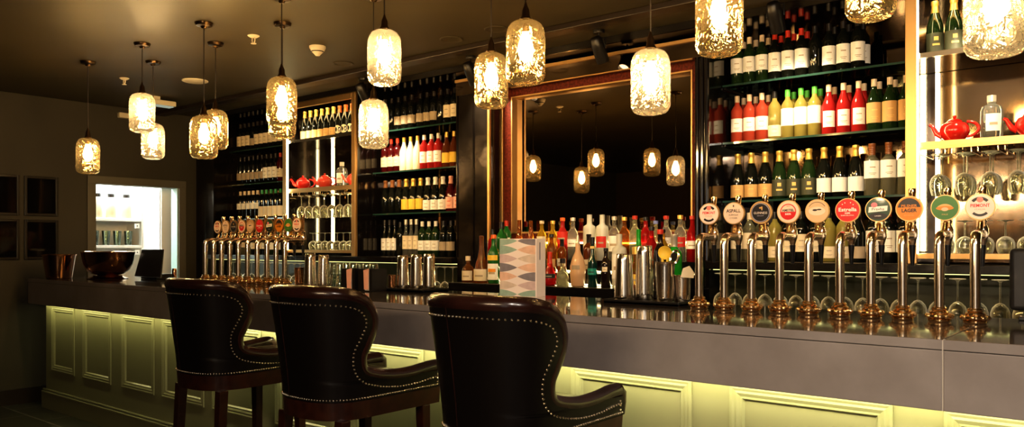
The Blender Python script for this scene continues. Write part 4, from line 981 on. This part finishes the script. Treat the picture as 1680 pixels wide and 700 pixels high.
# storeroom contents
for i, (y, hgt, c) in enumerate(((3.52, .24, 'white'), (3.66, .25, 'l_cream'), (3.80, .27, 'l_cream'), (3.96, .27, 'l_cream'))):
    if i < 1: continue
    o = MB().lathe([(0,0),(.050,0),(.054,.004),(.050,.15),(.046,.205),(.030,.222),(.030,.226),(0,.226)], 18).build('wrapped_bottle', ['l_white', 'l_cream', 'l_cream', 'l_cream'][i], None, (-8.50, y, 1.6606), ang=50)
    MB().lathe([(.031,.2205),(.036,.224),(.036,.255),(.022,.265),(0,.268)], 14).build('stopper', 'c_black', o)
    tag(o, 'pale wrapped bottle with black stopper on the upper storeroom shelf, %s' % ordn(i-1, 3), 'bottle', 'wrapped bottles on the storeroom shelf')
bx_ = MB().box(-.06, -.10, 0, .06, .10, .16).box(-.061, -.101, .13, .061, .101, .161).build('carton', 'white', None, (-8.50, 3.46, 1.6606), smooth=False, bevel=.004); tag(bx_, 'white carton at the left of the upper storeroom shelf', 'box')
for k in range(6):
    o = MB().lathe([(0,0),(.030,0),(.033,.004),(.043,.15),(.041,.15),(.031,.010),(0,.010)], 16).build('water_glass', 'tumbler', None, (-8.49, 3.40+.115*k, 1.3806), ang=60)
    tag(o, 'clear water glass on the lower storeroom shelf, %s' % ordn(k, 6), 'glass', 'glasses on the lower storeroom shelf')

# pictures on the end wall
for yy, zz, w in ((2.835, 1.815, 'upper right'), (2.835, 1.43, 'lower right'), (2.52, 1.815, 'upper left'), (2.52, 1.43, 'lower left')):
    p = empty('framed_picture', (XW+.001, yy, zz), 'dark framed glazed picture, %s of four on the end wall' % w, 'picture', 'framed pictures on the end wall')
    h, wv, b = .175, .138, .022
    MB().box(0, -wv, -h, .02, -wv+b, h).box(0, wv-b, -h, .02, wv, h).box(0, -wv+b, h-b, .02, wv-b, h).box(0, -wv+b, -h, .02, wv-b, -h+b).build('frame', 'pic_frame', p, smooth=False, bevel=.003)
    MB().box(.002, -wv+b, -h+b, .010, wv-b, h-b).build('glazing', 'pic', p, smooth=False)

# ================================================================== CEILING FITTINGS
def ceil_at(px, py, z=ZC):
    d = (z-CAMZ)*F/(HZ-py); a = (px-840)/F*d
    return a*CS-d*SN, a*SN+d*CS
for px, py, w in ((416, 58, 'near the smoke detector'), (204, 128, 'above the doorway wall at far left')):
    x, y = ceil_at(px, py)
    s = empty('sprinkler_head', (x, y, ZC-.0005), 'white ceiling sprinkler head '+w, 'sprinkler', 'ceiling sprinklers')
    MB().lathe([(0,-.014),(.020,-.014),(.036,-.004),(.036,0),(0,0)], 20).build('escutcheon', 'white_plastic', s)
    MB().tube([(-.011,0,-.0135),(-.015,0,-.030),(-.008,0,-.048)], .004, 6).tube([(.011,0,-.0135),(.015,0,-.030),(.008,0,-.048)], .004, 6).lathe([(0,-.054),(.017,-.053),(.017,-.049),(0,-.048)], 14).build('spray_head', 'white_plastic', s)
x, y = ceil_at(521, 76)
s = empty('smoke_detector', (x, y, ZC-.0005), 'white round smoke detector on the ceiling', 'smoke detector')
MB().lathe([(0,-.018),(.050,-.018),(.054,-.012),(.054,0),(0,0)], 26).build('base', 'white_plastic', s)
MB().lathe([(0,-.062),(.014,-.062),(.022,-.052),(.042,-.034),(.050,-.0185),(0,-.0185)], 26).build('sensor_cap', 'white_plastic', s)
MB().tube([(.040*cos(a), .040*sin(a), -.036) for a in [2*pi*k/24 for k in range(24)]], .0035, 6, closed=True).build('vent_slot', 'black', s)
x, y = ceil_at(320, 132)
s = MB().lathe([(0,-.012),(.085,-.012),(.10,-.006),(.10,0),(0,0)], 32).build('ceiling_speaker', 'white_plastic', None, (x, y, ZC-.0005)); tag(s, 'flat pale round speaker disc on the ceiling near the left pendants', 'speaker')
for px, py, w in ((893, 73, 'above the mirror'), (758, 69, 'left of the mirror'), (578, 107, 'above the far cabinet')):
    x, y = ceil_at(px, py); y = min(y, 3.70)
    s = empty('recessed_downlight', (x, y, ZC-.0005), 'faint unlit recessed ring in the ceiling '+w, 'downlight', 'recessed ceiling rings')
    MB().lathe([(.055,-.001),(.070,-.006),(.075,-.002),(.075,0),(.055,0)], 28).build('ring', 'ceiling', s); MB().lathe([(0,-.001),(.0545,-.001),(.0545,0),(0,0)], 28).build('lens', 'ceiling', s)
# emergency light by the end wall
s = empty('emergency_light', (-6.90, 3.45, ZC), 'white emergency light box with green lamp under the ceiling at far left', 'emergency light')
MB().box(-.05, -.19, -.075, .05, .19, -.03).build('housing', 'white_plastic', s, smooth=False, bevel=.008)
MB().box(-.04, -.17, -.083, .04, .17, -.0755).build('diffuser', 'exit_panel', s, smooth=False)
MB().lathe([(0,-.09),(.007,-.088),(.007,-.083),(0,-.0829)], 10, (0,-.178,0)).build('indicator', 'exit_green', s)
MB().box(-.03, -.05, -.0295, .03, .05, -.0005).build('mount', 'white_plastic', s, smooth=False)
s = MB().box(0, -.06, -.05, .05, .06, 0).build('heat_detector', 'white_plastic', None, (XW, 3.56, ZC-.055), smooth=False, bevel=.006); tag(s, 'small pale box high on the end wall beside the emergency light', 'detector')
# spotlights
from mathutils import Vector, Matrix
def spotlight(x, y, quat, w, watts, ang=95, col=(1, .80, .52), soft=.03):
    s = empty('ceiling_spotlight', (x, y, ZC), 'black cylinder spotlight '+w, 'spotlight', 'black ceiling spotlights')
    MB().lathe([(0,-.022),(.034,-.022),(.036,-.018),(.036,-.0005),(0,-.0005)], 20).build('base', 'black', s)
    MB().tube([(0,0,-.022),(0,0,-.05),(-.046,0,-.055),(-.046,0,-.115)], .005, 8).tube([(0,0,-.05),(.046,0,-.055),(.046,0,-.115)], .005, 8).build('yoke', 'black', s)
    Rm = Matrix.Translation((0, 0, -.115)) @ quat.to_matrix().to_4x4()
    hd = MB().lathe([(0,.075),(.028,.075),(.036,.066),(.040,.02),(.040,-.085),(.036,-.085),(.036,-.055),(0,-.05)], 22).build('lamp_head', 'black', s); hd.matrix_basis = Rm
    MB().lathe([(0,-.0555),(.0355,-.0555),(.0355,-.058),(0,-.058)], 20).build('lens', 'spot_glow', hd)
    ld = bpy.data.lights.new('spot_lamp', 'SPOT'); ld.energy = watts; ld.color = col; ld.spot_size = radians(ang); ld.spot_blend = .7; ld.shadow_soft_size = soft
    lo = bpy.data.objects.new('spot_lamp', ld); COL.objects.link(lo)
    lo.matrix_world = Matrix.Translation((x, y, ZC)) @ Rm @ Matrix.Translation((0, 0, -.062))
for x, w in ((-2.66, 'above the mirror'), (-3.72, 'left of the mirror above the dark pilaster'), (-4.86, 'beside the far cabinet corner'), (-1.56, 'above the right bay'), (-.62, 'above the right cabinet'), (-6.0, 'above the far bay')):
    spotlight(x, 4.12, Matrix.Rotation(radians(34), 3, 'X').to_quaternion(), w, SPOT_W)
for x, y, tgt, w in ((.30, -.1, (-.80, 2.70, .62), 'added out of view near the camera to light the bar front'), (1.35, -.1, (.10, 2.70, .62), 'added out of view right of camera to light the bar front')):  # unseen spots added behind the camera to brighten the right bar front
    q = (Vector(tgt)-Vector((x, y, ZC-.115))).to_track_quat('-Z', 'Y')
    spotlight(x, y, q, w, 230, 88, (1, .87, .74), .06)
EXPO = 0.0
# ================================================================== LEATHER BAR STOOLS
def catmull(P, n=8, closed=False):
    out = []; N = len(P)
    rng = range(N if closed else N-1)
    for i in rng:
        p = [P[(i+k-1) % N] if closed else P[max(0, min(N-1, i+k-1))] for k in range(4)]
        for j in range(n):
            t = j/n
            out.append(tuple(.5*((2*p[1][d])+(-p[0][d]+p[2][d])*t+(2*p[0][d]-5*p[1][d]+4*p[2][d]-p[3][d])*t*t+(-p[0][d]+3*p[1][d]-3*p[2][d]+p[3][d])*t**3) for d in range(len(P[0]))))
    if not closed: out.append(tuple(P[-1]))
    return out
# plan of the shell: a U open towards the bar (+Y)
A_, B_ = .222, .225
pl = []
for k in range(200):
    th = pi/2*k/199; e = 2/2.7
    pl.append((A_*abs(sin(th))**e, -B_*abs(cos(th))**e-.03))
pl = pl+[(A_, .38)]
cum = [0]
for a, b in zip(pl, pl[1:]): cum.append(cum[-1]+math.dist(a, b))
def plan(s):
    sg = 1 if s >= 0 else -1; s = abs(s)
    for i in range(len(cum)-1):
        if cum[i+1] >= s:
            t = (s-cum[i])/max(1e-9, cum[i+1]-cum[i]); x = pl[i][0]+(pl[i+1][0]-pl[i][0])*t; y = pl[i][1]+(pl[i+1][1]-pl[i][1])*t
            dx, dy = pl[i+1][0]-pl[i][0], pl[i+1][1]-pl[i][1]; break
    else: x, y = pl[-1]; dx, dy = 0, 1
    l = math.hypot(dx, dy); nx, ny = dy/l, -dx/l
    return sg*x, y, sg*nx, ny
Z0 = .745
def flare(z): q = max(0, (z-Z0)/.46); return .042*q**1.25
def surf(s, z, off=0):
    x, y, nx, ny = plan(s); o = flare(z)*(1 if abs(s) < .45 else max(.25, 1-(abs(s)-.45)*4))+off
    return (x+nx*o, y+ny*o-.018*max(0, (z-.8)/.4), z)
SC = cum[199]                                          # arc length where the sides turn straight
half = catmull([(0, 1.188), (.14, 1.186), (.24, 1.178), (.312, 1.15), (.353, 1.095), (.357, 1.04), (.328, .975), (.306, .925), (.320, .865), (.40, .836), (.50, .822), (.60, .822), (.70, .832), (.755, .834)], 8)
front = [(.770, .855), (.738, .80), (.730, Z0)]
def smax(z):
    """how far round the U the upholstery reaches at height z"""
    best = None
    for (s0, z0), (s1, z1) in zip(half, half[1:]):
        if min(z0, z1) <= z <= max(z0, z1) and abs(z1-z0) > 1e-7:
            v = s0+(s1-s0)*(z-z0)/(z1-z0); best = v if best is None else max(best, v)
    return best
zrows = [Z0, .765, .785, .803, .815]
shell = MB(); NU = 40
rows = []
for z in zrows: rows.append((z, .766))
for z in [.821]: rows.append((z, .56))
for z in (.831, .838, .848, .862, .878, .895, .915, .94, .97, 1.0, 1.03, 1.06, 1.09, 1.12, 1.14, 1.155, 1.168, 1.178, 1.184): rows.append((z, [smx for smx in [smax(z)]][0] if z < .8 else None))
def sback(z):                                          # outline of the back only (above the arms)
    L = [p for p in half if p[0] < .43]
    for (s0, z0), (s1, z1) in zip(L, L[1:]):
        if min(z0, z1) <= z <= max(z0, z1): return s0+(s1-s0)*(z-z0)/(z1-z0+1e-9)
    return .40
rows = [(z, s if s else sback(z)) for z, s in rows]
TH = .056
def sheet(off, flip):
    vs = []; fs = []
    for z, sm in rows:
        for k in range(NU+1): vs.append(surf(-sm+2*sm*k/NU, z, off))
    for r in range(len(rows)-1):
        for k in range(NU):
            q = (r*(NU+1)+k, r*(NU+1)+k+1, (r+1)*(NU+1)+k+1, (r+1)*(NU+1)+k)
            fs.append(q if not flip else q[::-1])
    return vs, fs
def make_stool(label, loc):
    t = empty('bar_stool', loc, label, 'bar stool', 'leather bar stools')
    ov, of = sheet(0, False); iv, if_ = sheet(-TH, True)
    n = len(ov)
    rim_ids = [0*(NU+1)+k for k in range(NU+1)]+[r*(NU+1)+NU for r in range(1, len(rows))]+[(len(rows)-1)*(NU+1)+k for k in range(NU-1, -1, -1)]+[r*(NU+1) for r in range(len(rows)-2, 0, -1)]
    ef = [(rim_ids[i], rim_ids[(i+1) % len(rim_ids)], n+rim_ids[(i+1) % len(rim_ids)], n+rim_ids[i]) for i in range(len(rim_ids))]
    sh = MB().add(ov, of).add(iv, if_, 1); sh.f += ef; sh.m += [0]*len(ef)
    sho = sh.build('backrest', ['leather_back', 'leather'], t, ang=60)
    # rolled leather border along the whole edge
    full = [(-s, z) for s, z in reversed(half)][:-1]+half
    cl = [surf(s, z, -TH/2) for s, z in full]
    rad = []
    for s, z in full:
        rad.append(.0315 if z > 1.0 else (.0315-.002*max(0, min(1, (1.0-z)/.1))))
    MB().tube(cl, rad, 14).build('rolled_border', 'leather', t, ang=80)
    for sg in (-1, 1):                                # front ends of the arms
        MB().tube([surf(sg*s, z, -TH/2) for s, z in [(.755, .834), (.768, .822), (.770, .79), (.764, Z0+.002)]], [.0295, .031, .029, .027], 12).build('arm_front', 'leather', sho, ang=80)
    # seam down the back
    MB().tube([surf(-.055, z, .0008) for z in (Z0+.01, .85, .95, 1.05, 1.15, 1.185)], .0022, 6).build('back_seam', 'leather', sho)
    # brass nails: inside the border, down the arm front, along the seat rail
    nm = MB()
    L = []
    for i in range(len(full)):
        a = full[max(0, i-1)]; b = full[min(len(full)-1, i+1)]; dx, dz = b[0]-a[0], b[1]-a[1]; l = math.hypot(dx, dz) or 1
        L.append((full[i][0]+dz/l*.044, full[i][1]-dx/l*.044))
    def beads(path, off, step=.0165):
        acc = 0; last = None
        for p in path:
            if last is None: last = p; nm.ball(surf(p[0], p[1], off), .0046, 7, 4); continue
            d = math.dist(p, last)
            while acc+d >= step:
                f_ = (step-acc)/d; q = (last[0]+(p[0]-last[0])*f_, last[1]+(p[1]-last[1])*f_); nm.ball(surf(q[0], q[1], off), .0046, 7, 4)
                last = q; d = math.dist(p, last); acc = 0
            acc += d; last = p
    beads([p for p in L if abs(p[0]) < .75], .0012)
    for sg in (-1, 1): beads([(sg*.735, .80), (sg*.735, Z0+.012)], .0012)
    beads([(-.75+1.5*k/60, Z0+.010) for k in range(61)], .0012, .0135)
    nm.build('nail_trim', 'nail', t)
    # seat rail: wooden band right round, and cushion
    ring = [plan(-.755+1.51*k/60)[:2] for k in range(61)]
    ring = [(x*1.0, y) for x, y in ring]
    rail = MB()
    m = len(ring)
    def poly(z, s): return [(x*s, (y-.04)*s+.04, z) for x, y in ring]
    vs = poly(.672, .985)+poly(Z0-.001, 1.0)+poly(.672, .86)+poly(Z0-.001, .86)
    fs = []
    for k in range(m):
        k2 = (k+1) % m
        fs += [(k, k2, m+k2, m+k), (2*m+k2, 2*m+k, 3*m+k, 3*m+k2), (m+k, m+k2, 3*m+k2, 3*m+k), (k2, k, 2*m+k, 2*m+k2)]
    rail.add(vs, fs).build('seat_rail', 'chair_wood', t, ang=50)
    c = MB(); vs = []
    lv = [(.700, .80), (.742, .815), (.79, .80), (.812, .74), (.82, .5), (.822, .05)]
    for z, s in lv: vs += [(x*s, (y-.04)*s+.04, z) for x, y in ring]
    fs = []
    for r in range(len(lv)-1):
        for k in range(m): k2 = (k+1) % m; fs.append((r*m+k, r*m+k2, (r+1)*m+k2, (r+1)*m+k))
    fs.append(tuple((len(lv)-1)*m+k for k in range(m))); fs.append(tuple(range(m-1, -1, -1)))
    c.add(vs, fs).build('seat_cushion', 'leather', t, ang=60)
    # legs
    for lx, ly, sx, sy in ((-.19, -.175, -.012, -.035), (.19, -.175, .012, -.035), (-.195, .27, -.008, .012), (.195, .27, .008, .012)):
        a, b = .0235, .0165
        vs = [(lx+sx+i*b, ly+sy+j*b, 0) for i, j in ((-1,-1),(1,-1),(1,1),(-1,1))]+[(lx+i*a, ly+j*a, .6715) for i, j in ((-1,-1),(1,-1),(1,1),(-1,1))]
        MB().add(vs, [(0,3,2,1),(4,5,6,7),(0,1,5,4),(1,2,6,5),(2,3,7,6),(3,0,4,7)]).build('leg', 'chair_wood', t, smooth=False, bevel=.003)
    for p, q in (((-.178,.276,.24),(.178,.276,.24)), ((-.196,-.176,.30),(-.199,.257,.30)), ((.196,-.176,.30),(.199,.257,.30)), ((-.172,-.195,.34),(.172,-.195,.34))):
        MB().tube([p, q], .012, 8).build('stretcher', 'chair_wood', t)
    return remember(t)
s1 = make_stool('dark leather studded bar stool at left, farthest of the three', (-3.72, 2.28, 0.0005))
dup(s1, (-2.735, 2.225, 0.0005), 'dark leather studded bar stool in the middle of the three')
dup(s1, (-1.775, 2.215, 0.0005), 'dark leather studded bar stool nearest the camera, standing in front')

# ================================================================== CAMERA, WORLD, RENDER LOOK
cam = bpy.data.cameras.new('camera'); co = bpy.data.objects.new('camera', cam); COL.objects.link(co)
co.location = (0, 0, CAMZ); co.rotation_euler = (pi/2, 0, YAW)
cam.sensor_width = 36; cam.lens = F*36/1680; cam.shift_y = (HZ-350)/1680; cam.clip_start = .05
scene.camera = co
w = bpy.data.worlds.new('world'); scene.world = w; w.use_nodes = True
w.node_tree.nodes['Background'].inputs['Color'].default_value = (1, .93, .85, 1); w.node_tree.nodes['Background'].inputs['Strength'].default_value = 1.3
scene.view_settings.view_transform = 'Standard'
scene.view_settings.look = 'Medium High Contrast'
scene.view_settings.exposure = EXPO
c = scene.cycles
c.use_denoising = True; c.max_bounces = 10; c.transparent_max_bounces = 24; c.glossy_bounces = 5; c.transmission_bounces = 6; c.diffuse_bounces = 4
c.sample_clamp_indirect = 6; c.caustics_reflective = False; c.caustics_refractive = False; c.use_light_tree = True; c.blur_glossy = .5
